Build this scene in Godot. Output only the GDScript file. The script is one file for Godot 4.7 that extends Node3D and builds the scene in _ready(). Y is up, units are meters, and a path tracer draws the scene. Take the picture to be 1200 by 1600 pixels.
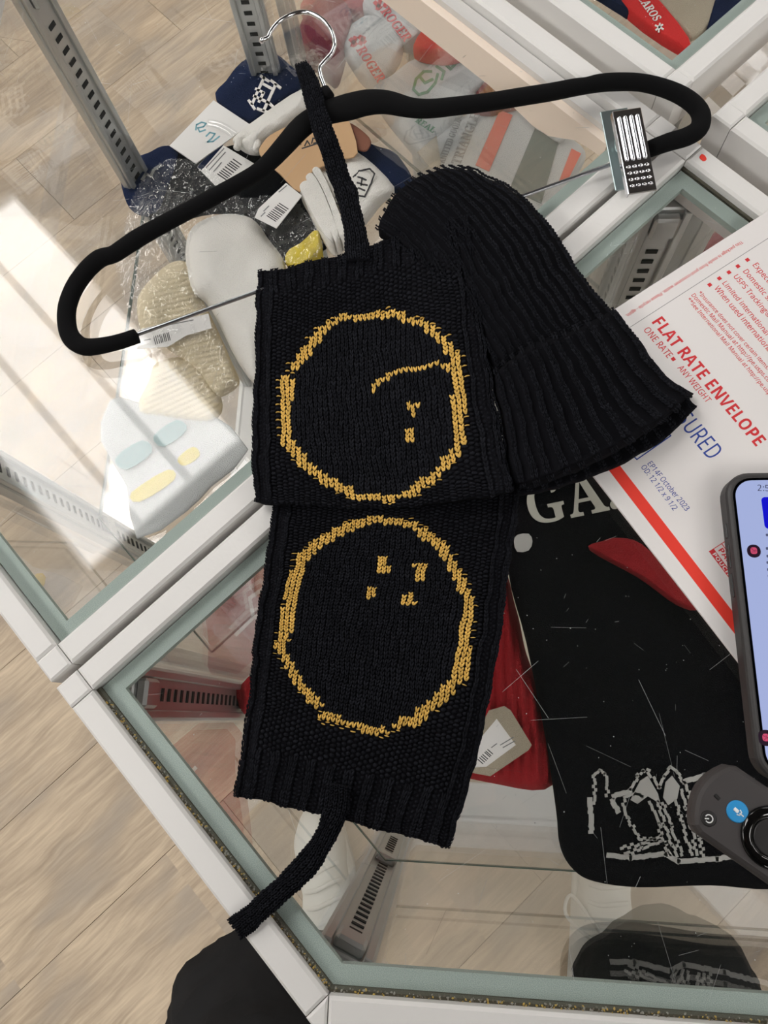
extends Node3D

# ---------------------------------------------------------------- scale and viewpoint
# y = 0 is the shop floor, the showcase tops are at TOP, x and z run along the showcase sides.
const TOP := 0.965
const EYE := 1.385
const FOCAL := 1190.0
const SHELF := 0.675
const CEIL := 2.6

var M := {}
var names := {}
var rng := RandomNumberGenerator.new()
var noise := FastNoiseLite.new()
var meshes := {}
var room := Rect2()   # inside of the case that is being filled

# a point at height y on the line of sight through photograph position (px, py)
func at(px: float, py: float, y: float) -> Vector3:
	var a := (px - 600.0) / FOCAL
	var b := (py - 800.0) / FOCAL
	var ex := 0.73401854 * a - 0.66796682 * b + 0.1226259
	var ez := 0.67485388 * a + 0.69717932 * b - 0.2418951
	var ed := 0.07608566 * a + 0.26031006 * b + 0.96252254
	var k := (EYE - y) / ed
	return Vector3(ex * k, y, ez * k)

func at2(p: Vector2, y: float) -> Vector3:
	return at(p.x, p.y, y)

func indoors(v: PackedVector3Array) -> void:
	if room.size.x > 0.0:
		for i in v.size():
			v[i].x = clampf(v[i].x, room.position.x, room.end.x)
			v[i].z = clampf(v[i].z, room.position.y, room.end.y)

func pts(a: Array) -> PackedVector2Array:
	var o := PackedVector2Array()
	for i in range(0, a.size(), 2):
		o.append(Vector2(a[i], a[i + 1]))
	return o

# ---------------------------------------------------------------- nodes
func numbered(called: String) -> String:
	var n: int = names.get(called, 0)
	names[called] = n + 1
	return called if n == 0 else "%s_%03d" % [called, n]

func tag(o: Node3D, label: String, category: String, group := "", kind := "") -> Node3D:
	if label: o.set_meta("label", label)
	if category: o.set_meta("category", category)
	if group: o.set_meta("group", group)
	if kind: o.set_meta("kind", kind)
	return o

func thing(called: String, label: String, category: String, where := Vector3.ZERO, group := "", kind := "") -> Node3D:
	var o := Node3D.new()
	o.name = numbered(called)
	add_child(o)
	o.position = where
	return tag(o, label, category, group, kind)

func origin_of(n: Node) -> Vector3:
	var o := Vector3.ZERO
	while n is Node3D and n != self:
		o += n.position
		n = n.get_parent()
	return o

func put(mi: Node3D, called: String, parent: Node) -> void:
	if parent == self or parent == null:
		mi.name = numbered(called)
		add_child(mi)
	else:
		mi.name = called
		parent.add_child(mi, true)

# vertices in world metres; parent's origin is taken off. Closed shapes are turned outside out.
func commit(called: String, v: PackedVector3Array, idx: PackedInt32Array, mat: Material, parent: Node, smooth := true, uv := PackedVector2Array(), closed := true, cols := PackedColorArray()) -> MeshInstance3D:
	var o := origin_of(parent) if parent else Vector3.ZERO
	var w := v.duplicate()
	for i in w.size():
		w[i] -= o
	var mi := MeshInstance3D.new()
	mi.mesh = array_mesh(w, idx, smooth, uv, closed, cols)
	mi.material_override = null
	mi.mesh.surface_set_material(0, mat)
	put(mi, called, parent)
	return mi

func array_mesh(w: PackedVector3Array, idx_in: PackedInt32Array, smooth: bool, uv := PackedVector2Array(), closed := true, cols := PackedColorArray()) -> ArrayMesh:
	var idx := idx_in.duplicate()
	if closed:
		var vol := 0.0
		for i in range(0, idx.size(), 3):
			vol += w[idx[i]].dot(w[idx[i + 1]].cross(w[idx[i + 2]]))
		if vol > 0.0:
			for i in range(0, idx.size(), 3):
				var t := idx[i + 1]
				idx[i + 1] = idx[i + 2]
				idx[i + 2] = t
	var arr := []
	arr.resize(Mesh.ARRAY_MAX)
	if smooth:
		var nrm := PackedVector3Array()
		nrm.resize(w.size())
		for i in range(0, idx.size(), 3):
			var n := (w[idx[i + 2]] - w[idx[i]]).cross(w[idx[i + 1]] - w[idx[i]])
			nrm[idx[i]] += n
			nrm[idx[i + 1]] += n
			nrm[idx[i + 2]] += n
		for i in nrm.size():
			nrm[i] = nrm[i].normalized() if nrm[i].length_squared() > 1e-24 else Vector3.UP
		arr[Mesh.ARRAY_VERTEX] = w
		arr[Mesh.ARRAY_NORMAL] = nrm
		arr[Mesh.ARRAY_INDEX] = idx
		if uv.size(): arr[Mesh.ARRAY_TEX_UV] = uv
		if cols.size(): arr[Mesh.ARRAY_COLOR] = cols
	else:
		var fv := PackedVector3Array()
		var fn := PackedVector3Array()
		var fu := PackedVector2Array()
		var fc := PackedColorArray()
		for i in range(0, idx.size(), 3):
			var n := (w[idx[i + 2]] - w[idx[i]]).cross(w[idx[i + 1]] - w[idx[i]]).normalized()
			for k in 3:
				fv.append(w[idx[i + k]])
				fn.append(n)
				if uv.size(): fu.append(uv[idx[i + k]])
				if cols.size(): fc.append(cols[idx[i + k]])
		arr[Mesh.ARRAY_VERTEX] = fv
		arr[Mesh.ARRAY_NORMAL] = fn
		if fu.size(): arr[Mesh.ARRAY_TEX_UV] = fu
		if fc.size(): arr[Mesh.ARRAY_COLOR] = fc
	var m := ArrayMesh.new()
	m.add_surface_from_arrays(Mesh.PRIMITIVE_TRIANGLES, arr)
	return m

# ---------------------------------------------------------------- shapes
# box with chamfered edges, shared between equal sizes
func chamfer_mesh(size: Vector3, b: float) -> ArrayMesh:
	var key := "%s %s" % [size, b]
	if meshes.has(key):
		return meshes[key]
	var h := size / 2.0
	b = minf(b, minf(h.x, minf(h.y, h.z)) * 0.9)
	var v := PackedVector3Array()
	var idx := PackedInt32Array()
	for c in 8:
		var s := Vector3(1 if c & 1 else -1, 1 if c & 2 else -1, 1 if c & 4 else -1)
		v.append(Vector3(s.x * h.x, s.y * (h.y - b), s.z * (h.z - b)))
		v.append(Vector3(s.x * (h.x - b), s.y * h.y, s.z * (h.z - b)))
		v.append(Vector3(s.x * (h.x - b), s.y * (h.y - b), s.z * h.z))
	var quads := []
	for ax in 3:
		var o1 := 1 << ((ax + 1) % 3)
		var o2 := 1 << ((ax + 2) % 3)
		for s in 2:
			var c0 := (1 << ax) * s
			quads.append([c0 * 3 + ax, (c0 | o1) * 3 + ax, (c0 | o1 | o2) * 3 + ax, (c0 | o2) * 3 + ax])
		var a1 := (ax + 1) % 3
		var a2 := (ax + 2) % 3
		for s1 in 2:
			for s2 in 2:
				var c := s1 * o1 + s2 * o2
				var d := c | (1 << ax)
				quads.append([c * 3 + a1, d * 3 + a1, d * 3 + a2, c * 3 + a2])
	for q in quads:
		tri_out(v, idx, q[0], q[1], q[2])
		tri_out(v, idx, q[0], q[2], q[3])
	for c in 8:
		tri_out(v, idx, c * 3, c * 3 + 1, c * 3 + 2)
	meshes[key] = array_mesh(v, idx, false, PackedVector2Array(), false)
	return meshes[key]

func tri_out(v: PackedVector3Array, idx: PackedInt32Array, a: int, b: int, c: int) -> void:
	var n := (v[c] - v[a]).cross(v[b] - v[a])
	if n.dot(v[a] + v[b] + v[c]) < 0.0:
		idx.append_array([a, c, b])
	else:
		idx.append_array([a, b, c])

func frame_of(dir: Vector3, up := Vector3.UP) -> Basis:   # x along dir, y up as near as can be
	var x := dir.normalized()
	var z := x.cross(up).normalized()
	return Basis(x, z.cross(x).normalized(), z)

func box(called: String, center: Vector3, size: Vector3, b: float, mat: Material, parent: Node, basis := Basis()) -> MeshInstance3D:
	var mi := MeshInstance3D.new()
	mi.mesh = chamfer_mesh(size, b)
	mi.material_override = mat
	put(mi, called, parent)
	mi.transform = Transform3D(basis, center - (origin_of(parent) if parent else Vector3.ZERO))
	return mi

func bar(called: String, a: Vector3, b: Vector3, w: float, h: float, mat: Material, parent: Node, bev := 0.0005) -> MeshInstance3D:
	return box(called, (a + b) / 2.0, Vector3((b - a).length(), h, w), bev, mat, parent, frame_of(b - a))

# convex outline (x, z) pushed outwards by d (one value for each side or one for all)
func offset_poly(p: PackedVector2Array, d) -> PackedVector2Array:
	var n := p.size()
	var area := 0.0
	for i in n:
		area += p[i].cross(p[(i + 1) % n])
	var sgn := 1.0 if area > 0 else -1.0
	var o := PackedVector2Array()
	for i in n:
		var e0 := (p[i] - p[(i + n - 1) % n]).normalized()
		var e1 := (p[(i + 1) % n] - p[i]).normalized()
		var n0 := Vector2(e0.y, -e0.x) * sgn
		var n1 := Vector2(e1.y, -e1.x) * sgn
		var d0: float = d[(i + n - 1) % n] if d is Array else d
		var d1: float = d[i] if d is Array else d
		var det := n0.cross(n1)
		if absf(det) < 1e-5:
			o.append(p[i] + n0 * d0)
		else:
			o.append(p[i] + Vector2((d0 * n1.y - d1 * n0.y) / det, (n0.x * d1 - n1.x * d0) / det))
	return o

# upright prism over an outline, with a chamfer round the top
func prism(called: String, p: PackedVector2Array, y0: float, y1: float, bev: float, mat: Material, parent: Node) -> MeshInstance3D:
	var n := p.size()
	var v := PackedVector3Array()
	var idx := PackedInt32Array()
	var inner := offset_poly(p, -bev) if bev > 0 else p
	for q in p: v.append(Vector3(q.x, y0, q.y))
	for q in p: v.append(Vector3(q.x, y1 - bev, q.y))
	for q in inner: v.append(Vector3(q.x, y1, q.y))
	for l in 2:
		for i in n:
			var j := (i + 1) % n
			idx.append_array([l * n + i, l * n + n + i, l * n + j, l * n + j, l * n + n + i, l * n + n + j])
	var tri := Geometry2D.triangulate_polygon(p)
	for i in range(0, tri.size(), 3):
		idx.append_array([2 * n + tri[i], 2 * n + tri[i + 1], 2 * n + tri[i + 2]])
		idx.append_array([tri[i], tri[i + 2], tri[i + 1]])
	# caps are turned with the sides
	var area := 0.0
	for i in n:
		area += p[i].cross(p[(i + 1) % n])
	var t0 := (p[tri[1]] - p[tri[0]]).cross(p[tri[2]] - p[tri[0]])
	if (area > 0) == (t0 > 0):
		for k in range(n * 12, idx.size(), 3):
			var s := idx[k + 1]
			idx[k + 1] = idx[k + 2]
			idx[k + 2] = s
	return commit(called, v, idx, mat, parent, false)

func smooth_loop(p: PackedVector2Array, steps: int) -> PackedVector2Array:
	var n := p.size()
	var o := PackedVector2Array()
	for i in n:
		for s in steps:
			o.append(p[i].cubic_interpolate(p[(i + 1) % n], p[(i + n - 1) % n], p[(i + 2) % n], float(s) / steps))
	return o

func smooth_line(p: PackedVector3Array, steps: int) -> PackedVector3Array:
	var o := PackedVector3Array()
	for i in p.size() - 1:
		var a := p[maxi(i - 1, 0)]
		var d := p[mini(i + 2, p.size() - 1)]
		for s in steps:
			o.append(p[i].cubic_interpolate(p[i + 1], a, d, float(s) / steps))
	o.append(p[p.size() - 1])
	return o

# a soft thing lying flat: outline seen in the photograph, at its own height and thickness
func pillow(called: String, outline: Array, y0: float, th: float, mat: Material, parent: Node, wrinkle := 0.0, freq := 30.0, steps := 4, rib := 0.0, rib_dir := Vector2(1, 0), rib_n := 120.0) -> MeshInstance3D:
	var p := pts(outline)
	if steps > 1: p = smooth_loop(p, steps)
	var n := p.size()
	var ring := PackedVector3Array()
	var mid := Vector3.ZERO
	for q in p:
		ring.append(at2(q, y0 + th * 0.5))
		mid += ring[ring.size() - 1]
	mid /= n
	var prof := [[0.955, 0.0], [0.99, 0.15], [1.0, 0.45], [0.985, 0.75], [0.94, 0.94], [0.86, 1.0], [0.74, 1.0], [0.6, 1.0], [0.45, 1.0], [0.3, 1.0], [0.15, 1.0]]
	if wrinkle <= 0.0 and rib <= 0.0 and th < 0.003:
		prof = [[1.0, 0.0], [1.0, 0.8], [0.995, 1.0]]
	else:
		prof = prof.slice(0, 6)
		var inner := 40 if rib > 0.0 else 16
		for k in inner:
			prof.append([0.86 * (1.0 - (k + 0.5) / inner), 1.0])
	var v := PackedVector3Array()
	var uv := PackedVector2Array()
	for r in prof.size():
		for i in n:
			var q: Vector3 = mid.lerp(ring[i], prof[r][0])
			q.y = y0 + th * prof[r][1]
			if r >= 3:
				if wrinkle > 0.0:
					q.y += wrinkle * th * noise.get_noise_2d(q.x * freq * 60.0, q.z * freq * 60.0)
				if rib > 0.0:
					q.y += rib * (0.5 + 0.5 * sin((q.x * rib_dir.x + q.z * rib_dir.y) * rib_n * TAU))
			v.append(q)
			uv.append(Vector2(q.x, q.z) * 10.0)
	var top := v.size()
	var c := mid
	c.y = y0 + th
	v.append(c)
	v.append(Vector3(mid.x, y0, mid.z))
	uv.append(Vector2(mid.x, mid.z) * 10.0)
	uv.append(Vector2(mid.x, mid.z) * 10.0)
	var idx := PackedInt32Array()
	for r in prof.size() - 1:
		for i in n:
			var j := (i + 1) % n
			idx.append_array([r * n + i, (r + 1) * n + i, r * n + j, r * n + j, (r + 1) * n + i, (r + 1) * n + j])
	var l := (prof.size() - 1) * n
	for i in n:
		var j := (i + 1) % n
		idx.append_array([l + i, top, l + j])
		idx.append_array([j, top + 1, i])
	indoors(v)
	return commit(called, v, idx, mat, parent, prof.size() > 4, uv)

# ribbed or wrinkled cloth meshed on a fine grid, rounded down towards its outline
func quilt(called: String, outline: Array, y0: float, th: float, mat_: Material, parent: Node, wrinkle: float, freq: float, steps: int, rib: float, rib_dir: Vector2, rib_n: float, cell := 3.2) -> MeshInstance3D:
	var p := smooth_loop(pts(outline), maxi(steps, 1))
	var lo := p[0]
	var hi := p[0]
	for q in p:
		lo = lo.min(q)
		hi = hi.max(q)
	lo -= Vector2.ONE * cell * 1.5
	var nx := int((hi.x - lo.x) / cell) + 3
	var ny := int((hi.y - lo.y) / cell) + 3
	var v := PackedVector3Array()
	var keep := PackedByteArray()
	var soft_px := th * FOCAL / (EYE - y0) * 0.8
	var n := p.size()
	for j in ny:
		for i in nx:
			var q := lo + Vector2(i, j) * cell
			var best := 1e9
			var bp := q
			for k in n:
				var c := Geometry2D.get_closest_point_to_segment(q, p[k], p[(k + 1) % n])
				var d := c.distance_squared_to(q)
				if d < best:
					best = d
					bp = c
			best = sqrt(best)
			var inside := Geometry2D.is_point_in_polygon(q, p)
			keep.append(1 if inside or best < cell * 1.45 else 0)
			if not inside:
				v.append(at2(bp, y0))
				continue
			var t := clampf(best / soft_px, 0.0, 1.0)
			var w := at2(q, y0 + th * 0.5)
			var h := sqrt(1.0 - (1.0 - t) * (1.0 - t))
			var y := th * h + rib * h * (0.5 + 0.5 * sin((w.x * rib_dir.x + w.z * rib_dir.y) * rib_n * TAU)) + wrinkle * th * h * noise.get_noise_2d(w.x * freq * 60.0, w.z * freq * 60.0)
			v.append(at2(q, y0 + y))
	var idx := PackedInt32Array()
	for j in ny - 1:
		for i in nx - 1:
			var a := j * nx + i
			if keep[a] and keep[a + 1] and keep[a + nx] and keep[a + nx + 1]:
				idx.append_array([a, a + 1, a + nx, a + 1, a + nx + 1, a + nx])
	indoors(v)
	return commit(called, v, idx, mat_, parent, true, PackedVector2Array(), false)

func center_of(outline: Array, y: float) -> Vector3:
	var c := Vector3.ZERO
	for q in pts(outline): c += at2(q, y)
	return c / (outline.size() / 2.0)

# pillow that is a thing of its own
func soft(called: String, label: String, category: String, outline: Array, y0: float, th: float, mat: Material, wrinkle := 0.0, freq := 30.0, steps := 4, group := "", rib := 0.0, rib_dir := Vector2(1, 0), rib_n := 120.0) -> Node3D:
	var o := thing(called, label, category, center_of(outline, y0), group)
	if rib > 0.0:
		quilt("body", outline, y0, th, mat, o, wrinkle, freq, steps, rib, rib_dir, rib_n)
	else:
		pillow("body", outline, y0, th, mat, o, wrinkle, freq, steps, rib, rib_dir, rib_n)
	return o

# raised ribbons along photograph lines, joined into one part
func strokes(called: String, lines: Array, width_px: float, y: float, th: float, mat: Material, parent: Node, jag := 0.0) -> MeshInstance3D:
	var v := PackedVector3Array()
	var idx := PackedInt32Array()
	for ln in lines:
		var p := pts(ln)
		for i in p.size() - 1:
			var d := (p[i + 1] - p[i]).normalized()
			var s := Vector2(-d.y, d.x) * width_px * 0.5
			var a := p[i] - d * width_px * 0.3
			var b := p[i + 1] + d * width_px * 0.3
			var parts := maxi(1, int((b - a).length() / 5.0)) if jag > 0.0 else 1
			for k in parts:
				var a1 := a.lerp(b, float(k) / parts)
				var b1 := a.lerp(b, (k + 1.0) / parts)
				var off := Vector2(-d.y, d.x) * (rng.randf_range(-jag, jag) if jag > 0.0 else 0.0)
				var o := v.size()
				for q in [a1 + s + off, b1 + s + off, b1 - s + off, a1 - s + off]:
					v.append(at2(q, y))
				for q in 4:
					v.append(v[o + q] + Vector3(0, th, 0))
				idx.append_array([o, o + 1, o + 2, o, o + 2, o + 3, o + 4, o + 6, o + 5, o + 4, o + 7, o + 6])
				for q in 4:
					var r := (q + 1) % 4
					idx.append_array([o + q, o + 4 + q, o + r, o + r, o + 4 + q, o + 4 + r])
	return commit(called, v, idx, mat, parent, false)

# round or flattened tube along a line; r gives half widths, flat the height over the width
func tube(called: String, line: PackedVector3Array, r, mat: Material, parent: Node, sides := 12, flat := 1.0, caps := true) -> MeshInstance3D:
	var v := PackedVector3Array()
	var idx := PackedInt32Array()
	var n := line.size()
	var up := Vector3.UP
	var s0: Vector3 = Vector3.RIGHT
	for i in n:
		var d := (line[mini(i + 1, n - 1)] - line[maxi(i - 1, 0)]).normalized()
		var side := d.cross(up)
		if side.length() < 0.05: side = s0
		side = side.normalized()
		s0 = side
		var upn := side.cross(d).normalized()
		var rr: float = r if (r is float or r is int) else r[i]
		var hh: float = rr * flat if flat > 0.0 else -flat
		for k in sides:
			var t := TAU * k / sides
			v.append(line[i] + side * cos(t) * rr + upn * sin(t) * hh)
	for i in n - 1:
		for k in sides:
			var l := (k + 1) % sides
			idx.append_array([i * sides + k, (i + 1) * sides + k, i * sides + l, i * sides + l, (i + 1) * sides + k, (i + 1) * sides + l])
	if caps:
		for e in 2:
			var c := v.size()
			var b := 0 if e == 0 else (n - 1) * sides
			var dd := (line[0] - line[1]).normalized() if e == 0 else (line[n - 1] - line[n - 2]).normalized()
			var re: float = r if (r is float or r is int) else r[0 if e == 0 else n - 1]
			v.append((line[0] if e == 0 else line[n - 1]) + dd * re * 0.25)
			for k in sides:
				var l := (k + 1) % sides
				if e == 0: idx.append_array([b + k, b + l, c])
				else: idx.append_array([b + l, b + k, c])
	return commit(called, v, idx, mat, parent)

func line_at(a: Array, y: float) -> PackedVector3Array:   # x, y pairs at one height
	var o := PackedVector3Array()
	for q in pts(a): o.append(at2(q, y))
	return o

# lathe about an upright axis: [radius, height] pairs
func lathe(called: String, c: Vector3, prof: Array, mat: Material, parent: Node, sides := 28, basis := Basis()) -> MeshInstance3D:
	var v := PackedVector3Array()
	var idx := PackedInt32Array()
	for q in prof:
		for k in sides:
			var t := TAU * k / sides
			v.append(c + basis * Vector3(cos(t) * q[0], q[1], sin(t) * q[0]))
	for i in prof.size() - 1:
		for k in sides:
			var l := (k + 1) % sides
			idx.append_array([i * sides + k, (i + 1) * sides + k, i * sides + l, i * sides + l, (i + 1) * sides + k, (i + 1) * sides + l])
	for e in 2:
		var cc := v.size()
		var b := 0 if e == 0 else (prof.size() - 1) * sides
		v.append(c + basis * Vector3(0, prof[0 if e == 0 else prof.size() - 1][1], 0))
		for k in sides:
			var l := (k + 1) % sides
			if e == 0: idx.append_array([b + k, b + l, cc])
			else: idx.append_array([b + l, b + k, cc])
	return commit(called, v, idx, mat, parent, false if sides < 8 else true)

# printed or knitted lettering between two photograph positions, lying face up at height y
func lettering(called: String, text: String, p0: Vector2, p1: Vector2, y: float, mat: Material, parent: Node, tall := 1.0, th := 0.00015, bold := false, serif := false) -> MeshInstance3D:
	var tm := TextMesh.new()
	var f := SystemFont.new()
	f.font_names = PackedStringArray(["Droid Serif" if serif else "Droid Sans"])
	f.font_weight = 700 if bold else 400
	tm.font = f
	tm.text = text
	tm.font_size = 32
	tm.pixel_size = 0.01
	tm.depth = 0.1
	tm.curve_step = 2.0
	tm.horizontal_alignment = HORIZONTAL_ALIGNMENT_LEFT
	var bb := tm.get_aabb()
	var a := at2(p0, y)
	var b := at2(p1, y)
	var d := b - a
	var s := d.length() / bb.size.x
	d = d.normalized()
	var u := Vector3.UP.cross(d)
	var mi := MeshInstance3D.new()
	mi.mesh = tm
	mi.material_override = mat
	put(mi, called, parent)
	var bs := Basis(d * s, u * s * tall, Vector3.UP * (th / 0.1))
	mi.transform = Transform3D(bs, a - origin_of(parent) - bs * Vector3(bb.position.x, bb.position.y, -0.05))
	return mi

func barcode(parent: Node, o: Vector2, ex: Vector2, ey: Vector2, y: float, n := 14) -> void:   # bars across ex, each as long as ey
	var lines := []
	var x := 0.0
	for i in n:
		x = (i + rng.randf_range(0.1, 0.5)) / n
		var a := o + ex * x
		lines.append([a.x, a.y, a.x + ey.x, a.y + ey.y])
	strokes("barcode", lines, ex.length() / n * 0.42, y, 0.0002, M.ink, parent)

# ---------------------------------------------------------------- materials
func mat(c: Color, rough := 0.6, metal := 0.0) -> StandardMaterial3D:
	var m := StandardMaterial3D.new()
	m.albedo_color = c
	m.roughness = rough
	m.metallic = metal
	return m

func c8(r: int, g: int, b: int) -> Color:
	return Color8(r, g, b)

func with_bump(m: StandardMaterial3D, freq: float, scale: float, depth: float, seed_ := 1) -> StandardMaterial3D:
	var t := NoiseTexture2D.new()
	t.width = 256
	t.height = 256
	t.seamless = true
	var n := FastNoiseLite.new()
	n.seed = seed_
	n.frequency = freq
	n.fractal_octaves = 3
	t.noise = n
	m.heightmap_enabled = true
	m.heightmap_texture = t
	m.heightmap_scale = depth
	m.uv1_triplanar = true
	m.uv1_scale = Vector3.ONE * scale
	return m

func speckled(m: StandardMaterial3D, a: Color, b: Color, freq: float, scale: float, seed_ := 3) -> StandardMaterial3D:
	var t := NoiseTexture2D.new()
	t.width = 256
	t.height = 256
	t.seamless = true
	var n := FastNoiseLite.new()
	n.seed = seed_
	n.frequency = freq
	n.fractal_octaves = 4
	t.noise = n
	var g := Gradient.new()
	g.set_color(0, a)
	g.set_color(1, b)
	t.color_ramp = g
	m.albedo_color = Color.WHITE
	m.albedo_texture = t
	m.uv1_triplanar = true
	m.uv1_scale = Vector3.ONE * scale
	return m

func pane(alpha: float, rough := 0.0, tint := Color(0.75, 0.86, 0.8)) -> StandardMaterial3D:
	var m := mat(Color(tint.r, tint.g, tint.b, alpha), rough)
	m.transparency = BaseMaterial3D.TRANSPARENCY_ALPHA
	return m

func wood_image(seed_: int) -> ImageTexture:
	var n1 := FastNoiseLite.new()
	n1.seed = seed_
	n1.frequency = 0.012
	n1.fractal_octaves = 4
	var n2 := FastNoiseLite.new()
	n2.seed = seed_ + 7
	n2.frequency = 0.05
	n2.fractal_octaves = 3
	var w := 768
	var h := 256
	var im := Image.create(w, h, false, Image.FORMAT_RGB8)
	for y in h:
		for x in w:
			var warp := n1.get_noise_2d(x * 0.35, y * 1.0) * 12.0
			var g := n2.get_noise_2d(x * 0.09, (y + warp) * 2.2)
			var g2 := n2.get_noise_2d(x * 0.30 + 900.0, (y + warp * 0.5) * 7.0)
			var big := n1.get_noise_2d(x * 0.35 + 400.0, y * 0.9 + 200.0)
			var t := clampf(0.55 + 0.34 * g + 0.3 * g2 + 0.45 * big, 0.0, 1.0)
			var c := Color8(138, 121, 101).lerp(Color8(192, 173, 147), t)
			c = c.lerp(Color8(152, 142, 130), clampf(-big * 1.1, 0.0, 0.5))
			im.set_pixel(x, y, c)
	return ImageTexture.create_from_image(im)

func make_materials() -> void:
	M.alu = with_bump(mat(c8(222, 220, 217), 0.42), 0.05, 18.0, 0.004, 5)
	M.post = mat(c8(186, 188, 187), 0.3, 0.6)
	M.slot = mat(c8(18, 18, 18), 0.7)
	M.ledge = speckled(mat(Color.WHITE, 0.7), c8(122, 138, 130), c8(190, 202, 196), 0.25, 30.0, 4)
	M.glass = pane(0.004, 0.0)
	M.top_glass = pane(0.002, 0.03)
	M.top_glass.metallic_specular = 0.38
	M.shelf_glass = pane(0.004, 0.0)
	M.edge_green = mat(c8(58, 84, 76), 0.25)
	M.groove = speckled(mat(Color.WHITE, 0.8), c8(40, 38, 30), c8(110, 104, 84), 0.2, 90.0, 9)
	M.gold = mat(c8(190, 150, 60), 0.4, 0.3)
	M.white_panel = mat(c8(224, 224, 220), 0.45)
	M.deck = mat(c8(196, 186, 168), 0.6)
	M.kick = mat(c8(52, 50, 48), 0.7)
	M.cream = mat(c8(252, 236, 220), 0.5)
	M.floor_gap = mat(c8(112, 98, 82), 0.8)
	M.wood = []
	for k in 3:
		var m := mat(Color.WHITE, 0.5)
		m.albedo_texture = wood_image(11 + k * 5)
		M.wood.append(m)
	M.wall = mat(c8(178, 176, 172), 0.8)
	M.ceiling = mat(c8(84, 86, 92), 0.9)
	M.tile = mat(c8(182, 182, 180), 0.9)
	M.lamp_frame = mat(c8(230, 230, 228), 0.5)
	M.lamp = mat(Color(1, 1, 1), 0.6)
	M.lamp.emission_enabled = true
	M.lamp.emission = Color(1.0, 0.99, 0.98)
	M.lamp.emission_energy_multiplier = 4.6
	# the knitwear
	M.yarn = mat(Color.WHITE, 0.95)
	M.yarn.vertex_color_use_as_albedo = true
	M.yarn.metallic_specular = 0.2
	M.knit = with_bump(mat(c8(20, 20, 24), 0.95), 0.2, 60.0, 0.05, 8)
	M.knit.metallic_specular = 0.2
	M.velvet = with_bump(mat(c8(17, 17, 18), 0.95), 0.35, 160.0, 0.02, 12)
	M.velvet.rim_enabled = true
	M.velvet.rim = 0.12
	M.velvet.metallic_specular = 0.2
	M.chrome = mat(c8(225, 226, 230), 0.12, 1.0)
	M.zinc = mat(c8(170, 185, 186), 0.3, 0.9)
	M.steel = mat(c8(190, 192, 198), 0.22, 1.0)
	M.ink = mat(c8(60, 60, 62), 0.8)
	M.ink_grey = mat(c8(130, 132, 132), 0.8)
	M.paper = mat(c8(226, 222, 220), 0.65)
	M.tag = mat(c8(232, 231, 228), 0.6)
	M.red_ink = mat(c8(206, 44, 50), 0.7)
	M.red_band = mat(c8(232, 58, 42), 0.6)
	M.blue_ink = mat(c8(38, 66, 150), 0.7)
	M.grey_line = mat(c8(150, 146, 146), 0.7)
	M.red = with_bump(mat(c8(158, 16, 26), 0.9), 0.12, 22.0, 0.09, 14)
	M.red_bright = with_bump(mat(c8(214, 40, 40), 0.9), 0.12, 22.0, 0.09, 15)
	M.wine = with_bump(mat(c8(128, 26, 40), 0.9), 0.12, 22.0, 0.09, 16)
	M.navy = with_bump(mat(c8(28, 38, 66), 0.95), 0.12, 22.0, 0.09, 17)
	M.black_cloth = with_bump(mat(c8(14, 14, 18), 0.95), 0.12, 22.0, 0.09, 18)
	for m in [M.navy, M.black_cloth]:
		m.metallic_specular = 0.15
	M.white_cloth = with_bump(mat(c8(238, 236, 230), 0.9), 0.12, 22.0, 0.09, 19)
	M.grey_cloth = with_bump(mat(c8(200, 204, 204), 0.9), 0.12, 22.0, 0.09, 19)
	M.cream_cloth = with_bump(mat(c8(226, 212, 178), 0.9), 0.12, 22.0, 0.09, 20)
	M.yellow_cloth = with_bump(mat(c8(222, 200, 70), 0.9), 0.12, 22.0, 0.09, 21)
	M.beige_cloth = with_bump(mat(c8(176, 166, 146), 0.9), 0.12, 22.0, 0.09, 22)
	M.kraft = speckled(mat(Color.WHITE, 0.75), c8(196, 158, 116), c8(214, 178, 138), 0.15, 30.0, 23)
	M.leather = mat(c8(128, 78, 58), 0.6)
	M.green_ink = mat(c8(38, 132, 84), 0.9)
	M.teal_ink = mat(c8(120, 176, 190), 0.8)
	M.teal_cloth = mat(c8(122, 160, 162), 0.9)
	M.gothic_red = mat(c8(210, 66, 72), 0.9)
	M.dark_stripe = mat(c8(82, 100, 96), 0.9)
	M.orange_stripe = mat(c8(216, 92, 72), 0.9)
	M.white_yarn = mat(c8(186, 186, 182), 0.95)
	M.print_grey = mat(c8(196, 196, 184), 0.8)
	M.print_white = mat(c8(235, 232, 228), 0.8)
	M.plastic_film = pane(0.05, 0.06, Color(0.95, 0.96, 0.96))
	M.tape = pane(0.12, 0.12, Color(0.95, 0.95, 0.95))
	M.phone_case = mat(c8(52, 50, 50), 0.5)
	M.phone_edge = mat(c8(14, 14, 15), 0.25)
	M.remote = with_bump(mat(c8(62, 58, 58), 0.62), 0.3, 200.0, 0.005, 30)
	M.gloss_black = mat(c8(10, 10, 10), 0.08)
	M.button_dark = mat(c8(34, 32, 32), 0.5)
	M.button_blue = mat(c8(44, 150, 214), 0.45)
	M.button_white = mat(c8(240, 240, 240), 0.5)
	M.trouser = with_bump(mat(c8(40, 40, 41), 0.92), 0.2, 40.0, 0.06, 31)
	M.trouser.metallic_specular = 0.2
	M.shoe = mat(c8(226, 228, 222), 0.7)
	M.skin = mat(c8(190, 140, 112), 0.6)
	M.hair = mat(c8(30, 24, 20), 0.8)
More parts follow.
